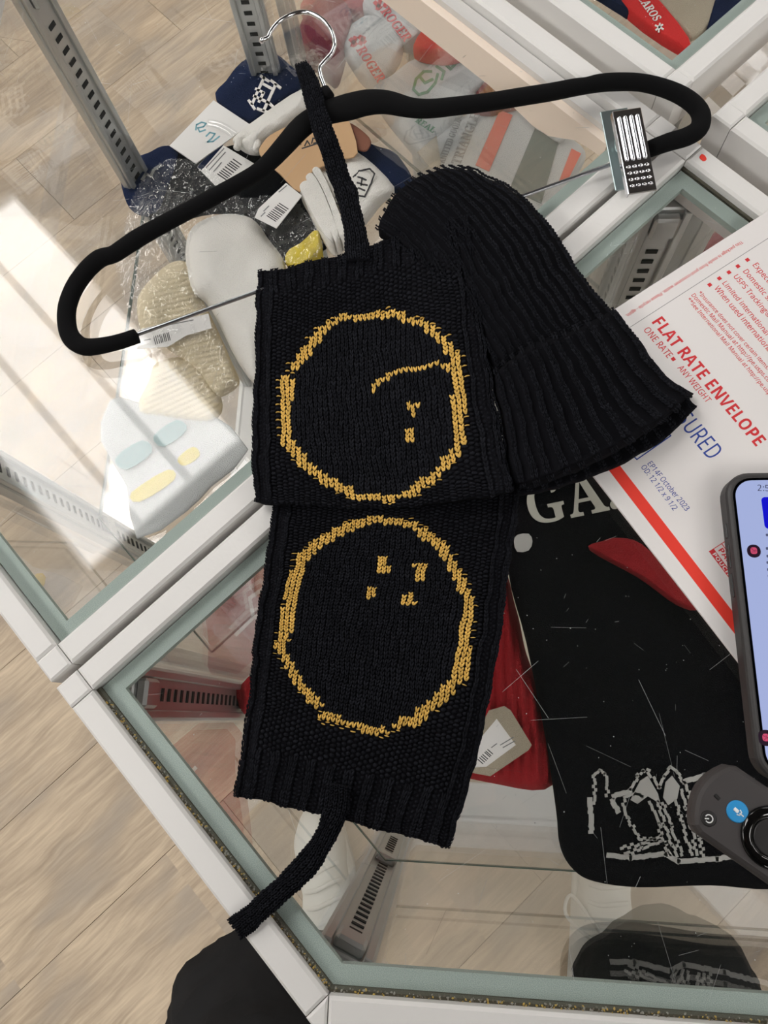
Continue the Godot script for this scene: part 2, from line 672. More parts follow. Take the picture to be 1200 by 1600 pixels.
	M.scratch = mat(c8(236, 240, 240), 0.5)
	M.scratch.vertex_color_use_as_albedo = true
	M.check_dark = mat(c8(128, 118, 106), 0.8)
	M.check_light = mat(c8(206, 202, 198), 0.8)
	M.check_green = mat(c8(96, 130, 112), 0.8)

# ---------------------------------------------------------------- room
func plank(w: float, l: float, variant: int) -> ArrayMesh:
	var key := "plank %s %s %d" % [w, l, variant]
	if meshes.has(key): return meshes[key]
	var b := 0.0007
	var v := PackedVector3Array()
	var uv := PackedVector2Array()
	var idx := PackedInt32Array()
	var r := RandomNumberGenerator.new()
	r.seed = 50 + variant
	var off := Vector2(r.randf(), r.randf())
	for q in [[-0.5, -0.5], [0.5, -0.5], [0.5, 0.5], [-0.5, 0.5]]:
		v.append(Vector3(q[0] * l, -0.006, q[1] * w))
	for q in [[-0.5, -0.5], [0.5, -0.5], [0.5, 0.5], [-0.5, 0.5]]:
		v.append(Vector3(q[0] * (l - 0.0006), -b, q[1] * (w - 0.0006)))
	for q in [[-0.5, -0.5], [0.5, -0.5], [0.5, 0.5], [-0.5, 0.5]]:
		v.append(Vector3(q[0] * (l - 2 * b), 0.0, q[1] * (w - 2 * b)))
	for q in v:
		uv.append(Vector2(q.x / 1.1, q.z / 0.42) + off)
	for la in 2:
		for i in 4:
			var j := (i + 1) % 4
			idx.append_array([la * 4 + i, la * 4 + 4 + i, la * 4 + j, la * 4 + j, la * 4 + 4 + i, la * 4 + 4 + j])
	idx.append_array([8, 10, 9, 8, 11, 10, 0, 1, 2, 0, 2, 3])
	meshes[key] = array_mesh(v, idx, false, uv)
	return meshes[key]

func build_room() -> void:
	var fl := thing("floor", "", "", Vector3.ZERO, "", "structure")
	box("underlay", Vector3(0.1, -0.056, 0), Vector3(8.4, 0.1, 8.6), 0.0, M.floor_gap, fl)
	var w := 0.229
	var l := 1.22
	for row in range(-18, 21):
		var z := -0.275 + row * w
		if absf(z) > 4.4: continue
		var shift := fposmod(row * 0.43 + (0.17 if row % 2 else 0.0), 1.0) * l
		for k in range(-5, 6):
			var x := 0.1 + k * l + shift - 0.6
			if x + l / 2 < -4.1 or x - l / 2 > 4.3: continue
			var kind := absi(row * 7 + k * 3 + row * k) % 6
			var mi := MeshInstance3D.new()
			mi.mesh = plank(w, l, kind)
			mi.material_override = M.wood[kind % 3]
			put(mi, "plank", fl)
			mi.position = Vector3(x, 0, z)
	var wl := thing("wall_left", "", "", Vector3(-4.1, 0, 0), "", "structure")
	box("plaster", Vector3(-4.15, 1.3, 0), Vector3(0.1, 2.6, 8.6), 0.0, M.wall, wl)
	var wr := thing("wall_right", "", "", Vector3(4.3, 0, 0), "", "structure")
	box("plaster", Vector3(4.35, 1.3, 0), Vector3(0.1, 2.6, 8.6), 0.0, M.wall, wr)
	var wb := thing("wall_back", "", "", Vector3(0, 0, -4.3), "", "structure")
	box("plaster", Vector3(0.1, 1.3, -4.35), Vector3(8.4, 2.6, 0.1), 0.0, M.wall, wb)
	var wf := thing("wall_front", "", "", Vector3(0, 0, 4.3), "", "structure")
	box("plaster", Vector3(0.1, 1.3, 4.35), Vector3(8.4, 2.6, 0.1), 0.0, M.wall, wf)
	var ce := thing("ceiling", "", "", Vector3(0, CEIL, 0), "", "structure")
	box("slab", Vector3(0.1, CEIL + 0.08, 0), Vector3(8.6, 0.1, 8.8), 0.0, M.ceiling, ce)

func ceiling_light(x: float, z: float, label: String) -> void:
	var o := thing("ceiling_light", label, "light", Vector3(x, CEIL, z), "ceiling lights")
	var y := CEIL - 0.012
	for s in [-1, 1]:
		box("frame", Vector3(x + s * 0.295, y, z), Vector3(0.02, 0.03, 1.22), 0.002, M.lamp_frame, o)
		box("frame", Vector3(x, y, z + s * 0.61), Vector3(0.61, 0.03, 0.02), 0.002, M.lamp_frame, o)
	box("lamp_diffuser", Vector3(x, CEIL + 0.003, z), Vector3(0.57, 0.006, 1.2), 0.0, M.lamp, o)
	for k in 3:
		var a := AreaLight3D.new()
		a.name = "lamp_tube_light"
		o.add_child(a, true)
		a.position = Vector3(-0.19 + 0.19 * k, -0.012, 0)
		a.rotation = Vector3(-PI / 2, 0, 0)
		a.area_size = Vector2(0.165, 1.16)
		a.light_energy = LAMP_ENERGY
		a.light_color = Color(1.0, 0.992, 0.98)
		a.area_range = 12.0
		a.shadow_enabled = true

# ---------------------------------------------------------------- showcases
func xz(v: Vector3) -> Vector2:
	return Vector2(v.x, v.z)

# P0 is the square corner where the four showcases meet; the far corner is cut at 45 degrees
func showcase(label: String, p0: Vector2, dx: float, dz: float, gaps: Array, pale_side := -1, shelf_y := SHELF) -> Node3D:
	var side := 0.482
	var keep := 0.2
	var f := 0.0145
	var c := PackedVector2Array([p0, p0 + Vector2(dx * side, 0), p0 + Vector2(dx * side, dz * keep), p0 + Vector2(dx * keep, dz * side), p0 + Vector2(0, dz * side)])
	var mid := Vector2.ZERO
	for q in c: mid += q / 5.0
	var o := thing("display_case", label, "display case", Vector3(mid.x, 0, mid.y), "corner showcases pushed together")
	var outer := offset_poly(c, f)
	var nrm := []
	for i in 5:
		var e := (c[(i + 1) % 5] - c[i]).normalized()
		var n := Vector2(e.y, -e.x)
		if n.dot(c[i] - mid) < 0: n = -n
		nrm.append(n)
	for i in 5:
		var j := (i + 1) % 5
		var e := (c[j] - c[i]).normalized() * 0.0004
		prism("rail", PackedVector2Array([c[i] + e, c[j] - e, c[j] - e + nrm[i] * f, c[i] + e + nrm[i] * f]), TOP - 0.036, TOP, 0.0016, M.alu, o)
		var k := (i + 4) % 5
		prism("corner_cap", PackedVector2Array([c[i], c[i] + nrm[k] * f, outer[i], c[i] + nrm[i] * f]), TOP - 0.036, TOP + 0.0002, 0.0012, M.alu, o)
	# glass with the lip that carries it
	var gneg := []
	var lneg := []
	for g in gaps:
		gneg.append(-g)
		lneg.append(-g - 0.0095)
	var gp := offset_poly(c, gneg)
	var lp := offset_poly(c, lneg)
	var top := prism("glass_top", gp, TOP - 0.0075, TOP - 0.0012, 0.0, M.top_glass, o)
	for i in 5:
		var j := (i + 1) % 5
		prism("ledge", PackedVector2Array([gp[i], gp[j], lp[j], lp[i]]), TOP - 0.013, TOP - 0.0082, 0.0, M.ledge if i != pale_side else M.alu, o)
		if gaps[i] > 0.002:
			prism("groove", PackedVector2Array([c[i], c[j], gp[j], gp[i]]), TOP - 0.02, TOP - 0.0065, 0.0, M.groove, o)
	# uprights with slots
	for i in 5:
		var b: Vector2 = -(nrm[i] + nrm[(i + 4) % 5]).normalized()
		var wdir := Vector3(-b.y, 0, b.x)
		var bs := Basis(wdir, Vector3.UP, wdir.cross(Vector3.UP))
		var b3 := Vector3(b.x, 0, b.y)
		var pc := Vector3(c[i].x, 0, c[i].y) + b3 * 0.004
		var y0 := 0.16
		var y1 := TOP - 0.037
		var hh := y1 - y0
		var post := box("post", pc + Vector3(0, (y0 + y1) / 2, 0), Vector3(0.034, hh, 0.010), 0.0012, M.post, o, bs)
		for s in [-1, 1]:
			var fl := MeshInstance3D.new()
			fl.mesh = chamfer_mesh(Vector3(0.0055, hh, 0.006), 0.0008)
			fl.material_override = M.post
			put(fl, "flange", post)
			fl.position = Vector3(s * 0.0125, 0, -0.006 if (bs.z.dot(b3) < 0) else 0.006)
		var zs := -1.0 if bs.z.dot(b3) < 0 else 1.0
		for k in 30:
			var y := TOP - 0.086 - k * 0.0127
			var sl := MeshInstance3D.new()
			sl.mesh = chamfer_mesh(Vector3(0.0085, 0.0042, 0.001), 0.0)
			sl.material_override = M.slot
			put(sl, "slot", post)
			sl.position = Vector3(0, y - (y0 + y1) / 2, zs * 0.0052)
		for y in [TOP - 0.052, shelf_y - 0.03]:
			var br := MeshInstance3D.new()
			br.mesh = chamfer_mesh(Vector3(0.018, 0.022, 0.008), 0.002)
			br.material_override = M.post
			put(br, "bracket", post)
			br.position = Vector3(0, y - (y0 + y1) / 2, zs * 0.008)
	# clear sides
	for i in 5:
		var j := (i + 1) % 5
		var e := (c[j] - c[i]).normalized()
		var m: Vector2 = (c[i] + c[j]) / 2.0 + nrm[i] * 0.006
		var ln := (c[j] - c[i]).length() - 0.012
		box("side_pane", Vector3(m.x, (0.16 + TOP - 0.037) / 2, m.y), Vector3(ln, TOP - 0.037 - 0.16, 0.004), 0.0, M.glass, o, frame_of(Vector3(e.x, 0, e.y)))
	# glass shelf
	var sp := offset_poly(c, -0.014)
	prism("shelf", sp, shelf_y - 0.006, shelf_y, 0.0, M.shelf_glass, o)
	for i in 5:
		var j := (i + 1) % 5
		bar("shelf_edge", Vector3(sp[i].x, shelf_y - 0.003, sp[i].y), Vector3(sp[j].x, shelf_y - 0.003, sp[j].y), 0.0008, 0.006, M.edge_green, o, 0.0)
	# base
	var bp := offset_poly(c, -0.042)
	for i in 5:
		var j := (i + 1) % 5
		prism("base_rail", PackedVector2Array([outer[i], outer[j], bp[j], bp[i]]), 0.12, 0.16, 0.002, M.white_panel, o)
	prism("base_deck", bp, 0.128, 0.15, 0.0, M.deck, o)
	prism("kick_plinth", offset_poly(c, -0.03), 0.0, 0.12, 0.0, M.kick, o)
	scratches(top, c, 260)
	return o

func scratches(glass: Node3D, poly: PackedVector2Array, n: int) -> void:
	var mm := MultiMesh.new()
	mm.transform_format = MultiMesh.TRANSFORM_3D
	mm.use_colors = true
	var b := BoxMesh.new()
	b.size = Vector3.ONE
	b.material = M.scratch
	mm.mesh = b
	var inner := offset_poly(poly, -0.014)
	var lo := poly[0]
	var hi := poly[0]
	for q in poly:
		lo = lo.min(q)
		hi = hi.max(q)
	var tr := []
	while tr.size() < n * 3:
		var p := Vector2(rng.randf_range(lo.x, hi.x), rng.randf_range(lo.y, hi.y))
		if not Geometry2D.is_point_in_polygon(p, inner): continue
		var long := tr.size() < n
		var len_ := pow(rng.randf(), 2.2) * 0.03 + 0.002 if long else rng.randf_range(0.0002, 0.0006)
		var wd := rng.randf_range(0.00005, 0.00014) if long else rng.randf_range(0.0002, 0.0005)
		var bs := Basis(Vector3.UP, rng.randf() * TAU) * Basis.from_scale(Vector3(len_, 0.00003, wd))
		tr.append(Transform3D(bs, Vector3(p.x, TOP - 0.00118, p.y) - origin_of(glass)))
	mm.instance_count = tr.size()
	for i in tr.size():
		mm.set_instance_transform(i, tr[i])
		var g := rng.randf_range(0.35, 0.8)
		mm.set_instance_color(i, Color(g, g, g) if rng.randf() > 0.05 else Color(0.02, 0.02, 0.02))
	var mi := MultiMeshInstance3D.new()
	mi.multimesh = mm
	put(mi, "scratches", glass)
	mi.set_meta("kind", "stuff")

func debris(parent: Node3D, a: Vector2, b: Vector2, n: int) -> void:
	var mm := MultiMesh.new()
	mm.transform_format = MultiMesh.TRANSFORM_3D
	mm.use_colors = true
	var s := SphereMesh.new()
	s.radius = 0.5
	s.height = 1.0
	s.radial_segments = 5
	s.rings = 3
	var m := mat(Color.WHITE, 0.5)
	m.vertex_color_use_as_albedo = true
	s.material = m
	mm.mesh = s
	mm.instance_count = n
	for i in n:
		var p := a.lerp(b, rng.randf())
		var q := (b - a).orthogonal().normalized() * rng.randf_range(-0.0011, 0.0011)
		var sz := rng.randf_range(0.0004, 0.0012)
		mm.set_instance_transform(i, Transform3D(Basis(Vector3.UP, rng.randf() * TAU) * Basis.from_scale(Vector3(sz * 1.5, sz, sz)), Vector3(p.x + q.x, TOP - 0.0062, p.y + q.y) - origin_of(parent)))
		var r := rng.randf()
		mm.set_instance_color(i, Color(0.5, 0.34, 0.07) if r < 0.3 else (Color(0.12, 0.1, 0.07) if r < 0.65 else Color(0.3, 0.29, 0.25)))
	var mi := MultiMeshInstance3D.new()
	mi.multimesh = mm
	put(mi, "grit", parent)
	mi.set_meta("kind", "stuff")

func build_cases() -> void:
	var g := 0.0008
	showcase("glass-topped corner display case holding wrapped socks, left of the knitted scarf's top", Vector2(0.3485, -0.177), -1, -1, [g, g, g, g, g], 4)
	var b := showcase("glass-topped corner display case under the knitted scarf and the hat", Vector2(0.3487, -0.1432), -1, 1, [g, 0.003, 0.003, g, 0.0022])
	showcase("glass-topped corner display case at upper right with a red lettered cloth inside", Vector2(0.397, -0.1945), 1, -1, [g, g, g, g, g], -1, SHELF - 0.055)
	showcase("glass-topped corner display case at right edge beyond the mailing envelope", Vector2(0.3997, -0.139), 1, 1, [g, g, g, g, g])
	debris(b, Vector2(-0.132, -0.135), Vector2(-0.132, 0.055), 420)
	debris(b, Vector2(-0.131, 0.0575), Vector2(0.14, 0.3285), 520)
	pillow("paint_spot", [1093, 246, 1096, 241, 1101, 243, 1104, 249, 1100, 252, 1096, 250], TOP - 0.0001, 0.0004, M.red_band, b, 0.0, 1.0, 2)
	# cream valance along the inside of the left case
	var v := thing("valance_strip", "cream painted valance strip with scrolled end inside left display case", "valance", Vector3(0.338, TOP - 0.03, -0.42))
	var prof := pts([-0.648, TOP - 0.0135, -0.648, TOP - 0.040, -0.30, TOP - 0.040, -0.275, TOP - 0.042, -0.255, TOP - 0.045, -0.240, TOP - 0.043, -0.228, TOP - 0.036, -0.217, TOP - 0.029, -0.206, TOP - 0.027, -0.192, TOP - 0.026, -0.192, TOP - 0.0135])
	var vv := PackedVector3Array()
	var idx := PackedInt32Array()
	var n := prof.size()
	for s in 2:
		for q in prof: vv.append(Vector3(0.3325 + s * 0.012, q.y, q.x))
	for i in n:
		var j := (i + 1) % n
		idx.append_array([i, j, n + i, j, n + j, n + i])
	var tri := Geometry2D.triangulate_polygon(prof)
	var t0 := (prof[tri[1]] - prof[tri[0]]).cross(prof[tri[2]] - prof[tri[0]])
	for i in range(0, tri.size(), 3):
		idx.append_array([tri[i], tri[i + 1], tri[i + 2], n + tri[i], n + tri[i + 2], n + tri[i + 1]])
	commit("board", vv, idx, M.cream, v, false)
	# tape on the cut side of the left case
	var t := thing("tape_strip", "clear crinkled tape strip stuck inside the left display case", "tape", Vector3(0.0, 0.8, -0.52))
	var ta := at(48, 372, 0.83)
	var tb := at(62, 752, 0.83)
	var e := (tb - ta).normalized()
	var tv := PackedVector3Array()
	var ti := PackedInt32Array()
	var nrm := Vector3(0.7071, 0, 0.7071)
	for i in 41:
		for k in 7:
			var p := Vector3(-0.128, 0, -0.385).lerp(Vector3(0.13, 0, -0.643), i / 40.0)
			p.y = 0.835 - 0.03 * k / 6.0 + 0.001 * noise.get_noise_1d(i * 30.0)
			p += nrm * (0.0012 + 0.0009 * noise.get_noise_2d(i * 6.0, k * 90.0) + 0.0004)
			tv.append(p)
	for i in 40:
		for k in 6:
			var a := i * 7 + k
			ti.append_array([a, a + 1, a + 7, a + 1, a + 8, a + 7])
	commit("film", tv, ti, M.tape, t, true, PackedVector2Array(), false)

# ---------------------------------------------------------------- knitting
func spindle(v: PackedVector3Array, idx: PackedInt32Array, a: Vector3, b: Vector3, r: float, bulge: float) -> void:
	var o := v.size()
	var d := (b - a).normalized()
	var s := d.cross(Vector3.UP).normalized()
	var u := s.cross(d)
	var rings := [0.0, 0.22, 0.5, 0.78, 1.0]
	var rad := [0.35, 0.85, 1.0, 0.85, 0.35]
	for i in 5:
		var c: Vector3 = a.lerp(b, rings[i]) + Vector3.UP * bulge * sin(rings[i] * PI)
		for k in 6:
			var t := TAU * k / 6.0
			v.append(c + (s * cos(t) + u * sin(t) * 0.9) * r * rad[i])
	for i in 4:
		for k in 6:
			var l := (k + 1) % 6
			idx.append_array([o + i * 6 + k, o + i * 6 + 6 + k, o + i * 6 + l, o + i * 6 + l, o + i * 6 + 6 + k, o + i * 6 + 6 + l])

func stitch_mesh(knit: bool) -> ArrayMesh:
	var key := "stitch %s" % knit
	if meshes.has(key): return meshes[key]
	var v := PackedVector3Array()
	var idx := PackedInt32Array()
	if knit:
		spindle(v, idx, Vector3(-0.05, -0.12, 0.66), Vector3(-0.36, -0.06, -0.50), 0.205, 0.22)
		spindle(v, idx, Vector3(0.05, -0.12, 0.66), Vector3(0.36, -0.06, -0.50), 0.205, 0.22)
	else:
		spindle(v, idx, Vector3(-0.46, -0.10, 0.15), Vector3(0.46, -0.10, 0.15), 0.34, 0.26)
	var m := array_mesh(v, idx, true)
	m.surface_set_material(0, M.yarn)
	meshes[key] = m
	return m

func along(curve: PackedVector2Array, t: float) -> Vector2:
	var n := curve.size() - 1
	var s := clampf(t, 0.0, 1.0) * n
	var i := mini(int(s), n - 1)
	return curve[i].cubic_interpolate(curve[i + 1], curve[maxi(i - 1, 0)], curve[mini(i + 2, n)], s - i)

# patch between four photograph curves (top, bottom left to right; left, right top to bottom)
func coons(c: Array, u: float, v: float) -> Vector2:
	var t: PackedVector2Array = c[0]
	var b: PackedVector2Array = c[1]
	var l: PackedVector2Array = c[2]
	var r: PackedVector2Array = c[3]
	var p := along(t, u) * (1 - v) + along(b, u) * v + along(l, v) * (1 - u) + along(r, v) * u
	p += Vector2(noise.get_noise_2d(p.x * 0.9, p.y * 0.9), noise.get_noise_2d(p.x * 0.9 + 500.0, p.y * 0.9)) * 4.0
	return p - (t[0] * (1 - u) * (1 - v) + t[t.size() - 1] * u * (1 - v) + b[0] * (1 - u) * v + b[b.size() - 1] * u * v)

# cloth slab over a patch plus its stitches. height(u, v) is the upper face, style(u, v, px, col, row) -> [knit?, yellow?, lift]
func knit_panel(called: String, parent: Node3D, c: Array, cols: int, rows: int, height: Callable, style: Callable, under: float) -> MeshInstance3D:
	var nu := 36
	var nv := 44
	var v := PackedVector3Array()
	var idx := PackedInt32Array()
	for layer in 2:
		for j in nv + 1:
			for i in nu + 1:
				var u := float(i) / nu
				var w := float(j) / nv
				var px := coons(c, u, w)
				var y: float = height.call(u, w)
				if layer == 1:
					v.append(at2(px, y) - Vector3(0, under, 0))
				else:
					v.append(at2(px, y) - Vector3(0, 0.0006, 0))
	var st := nu + 1
	var off := st * (nv + 1)
	for j in nv:
		for i in nu:
			var a := j * st + i
			idx.append_array([a, a + st, a + 1, a + 1, a + st, a + st + 1])
			idx.append_array([off + a, off + a + 1, off + a + st, off + a + 1, off + a + st + 1, off + a + st])
	for i in nu:
		var a := i
		var b := nv * st + i
		idx.append_array([a, a + 1, off + a, a + 1, off + a + 1, off + a])
		idx.append_array([b, off + b, b + 1, b + 1, off + b, off + b + 1])
	for j in nv:
		var a := j * st
		var b := j * st + nu
		idx.append_array([a, off + a, a + st, a + st, off + a, off + a + st])
		idx.append_array([b, b + st, off + b, b + st, off + b + st, off + b])
	var body := commit(called, v, idx, M.knit, parent)
	var lists := [[], []]
	var colors := [[], []]
	var o := origin_of(body)
	for r in rows:
		for k in cols:
			var u := (k + 0.5) / cols
			var w := (r + 0.5) / rows
			var px := coons(c, u, w)
			var h: float = height.call(u, w)
			var s: Array = style.call(u, w, px, k, r)
			var p := at2(px, h)
			var pu := at2(coons(c, minf(u + 0.5 / cols, 1.0), w), height.call(minf(u + 0.5 / cols, 1.0), w)) - at2(coons(c, maxf(u - 0.5 / cols, 0.0), w), height.call(maxf(u - 0.5 / cols, 0.0), w))
			var pv := at2(coons(c, u, minf(w + 0.5 / rows, 1.0)), height.call(u, minf(w + 0.5 / rows, 1.0))) - at2(coons(c, u, maxf(w - 0.5 / rows, 0.0)), height.call(u, maxf(w - 0.5 / rows, 0.0)))
			var n := pv.cross(pu).normalized()
			if n.y < 0: n = -n
			var thick := 0.0027
			var jig := Vector3(rng.randf_range(-1, 1), 0, rng.randf_range(-1, 1)) * 0.00012
			var t := Transform3D(Basis(pu, n * thick, pv * (s[3] if s.size() > 3 else 1.0)), p + (pv * (0.25 if k % 2 else -0.25) if not s[0] else Vector3.ZERO) + n * (s[2] + rng.randf_range(-0.0001, 0.0001)) - o + jig)
			var which := 0 if s[0] else 1
			lists[which].append(t)
			if s[1]:
				var g := rng.randf_range(0.85, 1.1)
				colors[which].append(Color(0.74 * g, 0.47 * g, 0.12 * g))
			else:
				var g := rng.randf_range(0.7, 1.3)
				colors[which].append(Color(0.0104 * g, 0.0110 * g, 0.0142 * g))
	for which in 2:
		if lists[which].is_empty(): continue
		var mm := MultiMesh.new()
		mm.transform_format = MultiMesh.TRANSFORM_3D
		mm.use_colors = true
		mm.mesh = stitch_mesh(which == 0)
		mm.instance_count = lists[which].size()
		for i in lists[which].size():
			mm.set_instance_transform(i, lists[which][i])
			mm.set_instance_color(i, colors[which][i])
		var mi := MultiMeshInstance3D.new()
		mi.multimesh = mm
		put(mi, "knit_stitches" if which == 0 else "purl_stitches", body)
		mi.set_meta("kind", "stuff")
	return body

func near_lines(p: Vector2, lines: Array, w: float) -> bool:
	for ln in lines:
		var q: PackedVector2Array = ln
		for i in q.size() - 1:
			if Geometry2D.get_closest_point_to_segment(p, q[i], q[i + 1]).distance_to(p) < w:
				return true
	return false

func strap(called: String, parent: Node3D, px: Array, widths: Array, ys: Array) -> void:
	var p := pts(px)
	var left := PackedVector2Array()
	var right := PackedVector2Array()
	for i in p.size():
		var d := (p[mini(i + 1, p.size() - 1)] - p[maxi(i - 1, 0)]).normalized()
		var s := Vector2(-d.y, d.x) * float(widths[i]) * 0.5
		left.append(p[i] + s)
		right.append(p[i] - s)
	var n := p.size() - 1
	var c := [PackedVector2Array([left[0], right[0]]), PackedVector2Array([left[n], right[n]]), left, right]
	var hh := func(u: float, v: float) -> float:
		var s := clampf(v, 0.0, 1.0) * n
		var i := mini(int(s), n - 1)
		var y: float = lerpf(ys[i], ys[i + 1], smoothstep(0.0, 1.0, s - i))
		return y - 0.0032 * pow(absf(u * 2.0 - 1.0), 2.6) - (0.002 if v > 0.995 else 0.0)
	var style := func(_u: float, _v: float, _px: Vector2, _k: int, _r: int) -> Array:
		return [true, false, 0.0]
	var ln := 0.0
	for i in n: ln += (p[i + 1] - p[i]).length()
	knit_panel(called, parent, c, 6, int(ln / 5.5), hh, style, 0.0045)

func build_scarf() -> void:
	var o := thing("knit_scarf", "black knitted scarf with two yellow outlined round faces and narrow ties", "scarf", at(600, 1000, TOP))
	# lower panel
	var lo := [pts([428, 780, 520, 775, 620, 770, 720, 765, 815, 755]), pts([367, 1243, 440, 1258, 530, 1281, 620, 1303, 702, 1325]),
		pts([428, 780, 418, 870, 400, 980, 390, 1090, 367, 1243]), pts([815, 755, 798, 870, 780, 1000, 748, 1170, 702, 1325])]
	var ring2 := [pts([472, 872, 458, 920, 446, 985, 439, 1010]), pts([439, 1012, 452, 1042, 470, 1070, 486, 1092, 499, 1100]), pts([505, 1118, 530, 1125, 560, 1135, 600, 1143]),
		pts([619, 1136, 631, 1126]), pts([645, 1128, 665, 1108, 690, 1088, 716, 1058]), pts([719, 1058, 725, 1010, 731, 942]), pts([731, 934, 714, 898, 697, 866, 684, 848, 662, 832]),
		pts([650, 822, 612, 812, 568, 813]), pts([560, 818, 528, 830, 500, 848, 478, 868])]
	var w2 := [10.5, 7.0, 6.0, 6.0, 9.5, 10.5, 8.5, 5.5, 8.0]
	var dots2 := [Rect2(588, 870, 20, 26), Rect2(647, 880, 21, 27), Rect2(570, 916, 20, 18), Rect2(629, 927, 20, 18)]
	var inside2 := pts([439, 1010, 460, 900, 500, 848, 570, 813, 650, 822, 697, 866, 731, 940, 719, 1058, 645, 1128, 600, 1143, 505, 1118])
	var h_lo := func(u: float, v: float) -> float:
		var e := minf(minf(u, 1.0 - u) * 8.0, 1.0)
		return TOP + 0.0036 + 0.0022 * e + 0.0012 * sin(v * 9.0 + u * 4.0) * e + 0.0008 * sin(u * 7.0)
	var st_lo := func(u: float, v: float, px: Vector2, k: int, _r: int) -> Array:
		var rib: bool = v > 0.86
		var edge: bool = u < 0.11 or u > 0.89
		var yellow := false
		var tick := false
		for i in ring2.size():
			if near_lines(px, [ring2[i]], w2[i]): yellow = true
			elif _r % 2 == 0 and near_lines(px, [ring2[i]], w2[i] + 4.5): tick = true
		for d in dots2:
			if d.has_point(px): yellow = true
		var knit := Geometry2D.is_point_in_polygon(px, inside2) or yellow
		var lift := 0.0
		if rib or edge:
			knit = k % 4 < 2
			lift = 0.0010 if knit else -0.0010
		elif tick and not knit and not yellow:
			return [false, true, 0.0001, 0.42]
		return [knit, yellow, lift]
	knit_panel("lower_panel", o, lo, 50, 86, h_lo, st_lo, 0.0045)
	# upper panel, lying over the hat's edge on its right
	var up := [pts([404, 424, 480, 410, 560, 388, 650, 358, 731, 336]), pts([398, 783, 490, 790, 590, 792, 690, 785, 800, 768]),
		pts([404, 424, 400, 500, 397, 600, 394, 700, 398, 783]), pts([731, 336, 745, 440, 758, 540, 780, 660, 800, 768])]
	var ring1 := [pts([495, 528, 462, 572]), pts([449, 596, 447, 640, 450, 692]), pts([453, 696, 480, 726, 515, 752, 545, 768]), pts([550, 776, 600, 778, 646, 772]),
		pts([648, 764, 680, 742, 710, 708]), pts([715, 696, 717, 630, 714, 566]), pts([709, 556, 690, 530, 672, 514]), pts([662, 506, 634, 498]), pts([626, 490, 580, 492, 530, 497]), pts([524, 502, 502, 518])]
	var w1 := [8.0, 10.5, 8.0, 5.0, 8.0, 10.5, 8.0, 5.5, 5.5, 5.5]
	var mouth := [pts([582, 607, 592, 594, 612, 584, 630, 577, 655, 572, 682, 568, 702, 575])]
	var dots1 := [Rect2(638, 630, 18, 10), Rect2(640, 640, 10, 9), Rect2(631, 668, 19, 24)]
	var inside1 := pts([447, 600, 495, 530, 530, 497, 626, 490, 672, 514, 714, 566, 716, 696, 648, 764, 600, 778, 545, 768, 450, 692])
	var h_up := func(u: float, v: float) -> float:
		var e := minf(minf(u, 1.0 - u) * 8.0, 1.0)
		var fold: float = smoothstep(0.86, 1.0, v)
		return TOP + 0.0072 + 0.0022 * e + 0.004 * fold + 0.020 * smoothstep(0.62, 1.0, u) * (1.0 - 0.55 * v) + 0.0012 * sin(v * 8.0 + u * 5.0) * e - 0.003 * smoothstep(0.97, 1.0, v)
	var st_up := func(u: float, v: float, px: Vector2, k: int, _r: int) -> Array:
		var rib: bool = v < 0.13
		var edge: bool = u < 0.11 or u > 0.89
		var yellow := near_lines(px, mouth, 4.4)
		var tick := false
		for i in ring1.size():
			if near_lines(px, [ring1[i]], w1[i]): yellow = true
			elif _r % 2 == 0 and near_lines(px, [ring1[i]], w1[i] + 4.5): tick = true
		for d in dots1:
			if d.has_point(px): yellow = true
		var knit := Geometry2D.is_point_in_polygon(px, inside1) or yellow
		var lift := 0.0
		if rib or edge:
			knit = k % 4 < 2
			lift = 0.0010 if knit else -0.0010
		elif tick and not knit and not yellow:
			return [false, true, 0.0001, 0.42]
		return [knit, yellow, lift]
	knit_panel("upper_panel", o, up, 50, 66, h_up, st_up, 0.0045)
	# ties
	strap("tie", o, [556, 404, 556, 372, 549, 330, 537, 290, 522, 250, 509, 214, 498, 180, 489, 150, 480, 118, 471, 97], [36, 33, 31, 30, 30, 30, 29, 27, 25, 18], [TOP + 0.0135, TOP + 0.010, TOP + 0.009, TOP + 0.0095, TOP + 0.013, TOP + 0.019, TOP + 0.020, TOP + 0.018, TOP + 0.016, TOP + 0.014])
	strap("tie", o, [530, 1228, 525, 1262, 509, 1305, 484, 1345, 448, 1382, 412, 1415, 385, 1438, 366, 1452], [38, 36, 34, 34, 35, 36, 38, 38], [TOP + 0.0105, TOP + 0.008, TOP + 0.0065, TOP + 0.006, TOP + 0.006, TOP + 0.0055, TOP + 0.005, TOP + 0.0035])

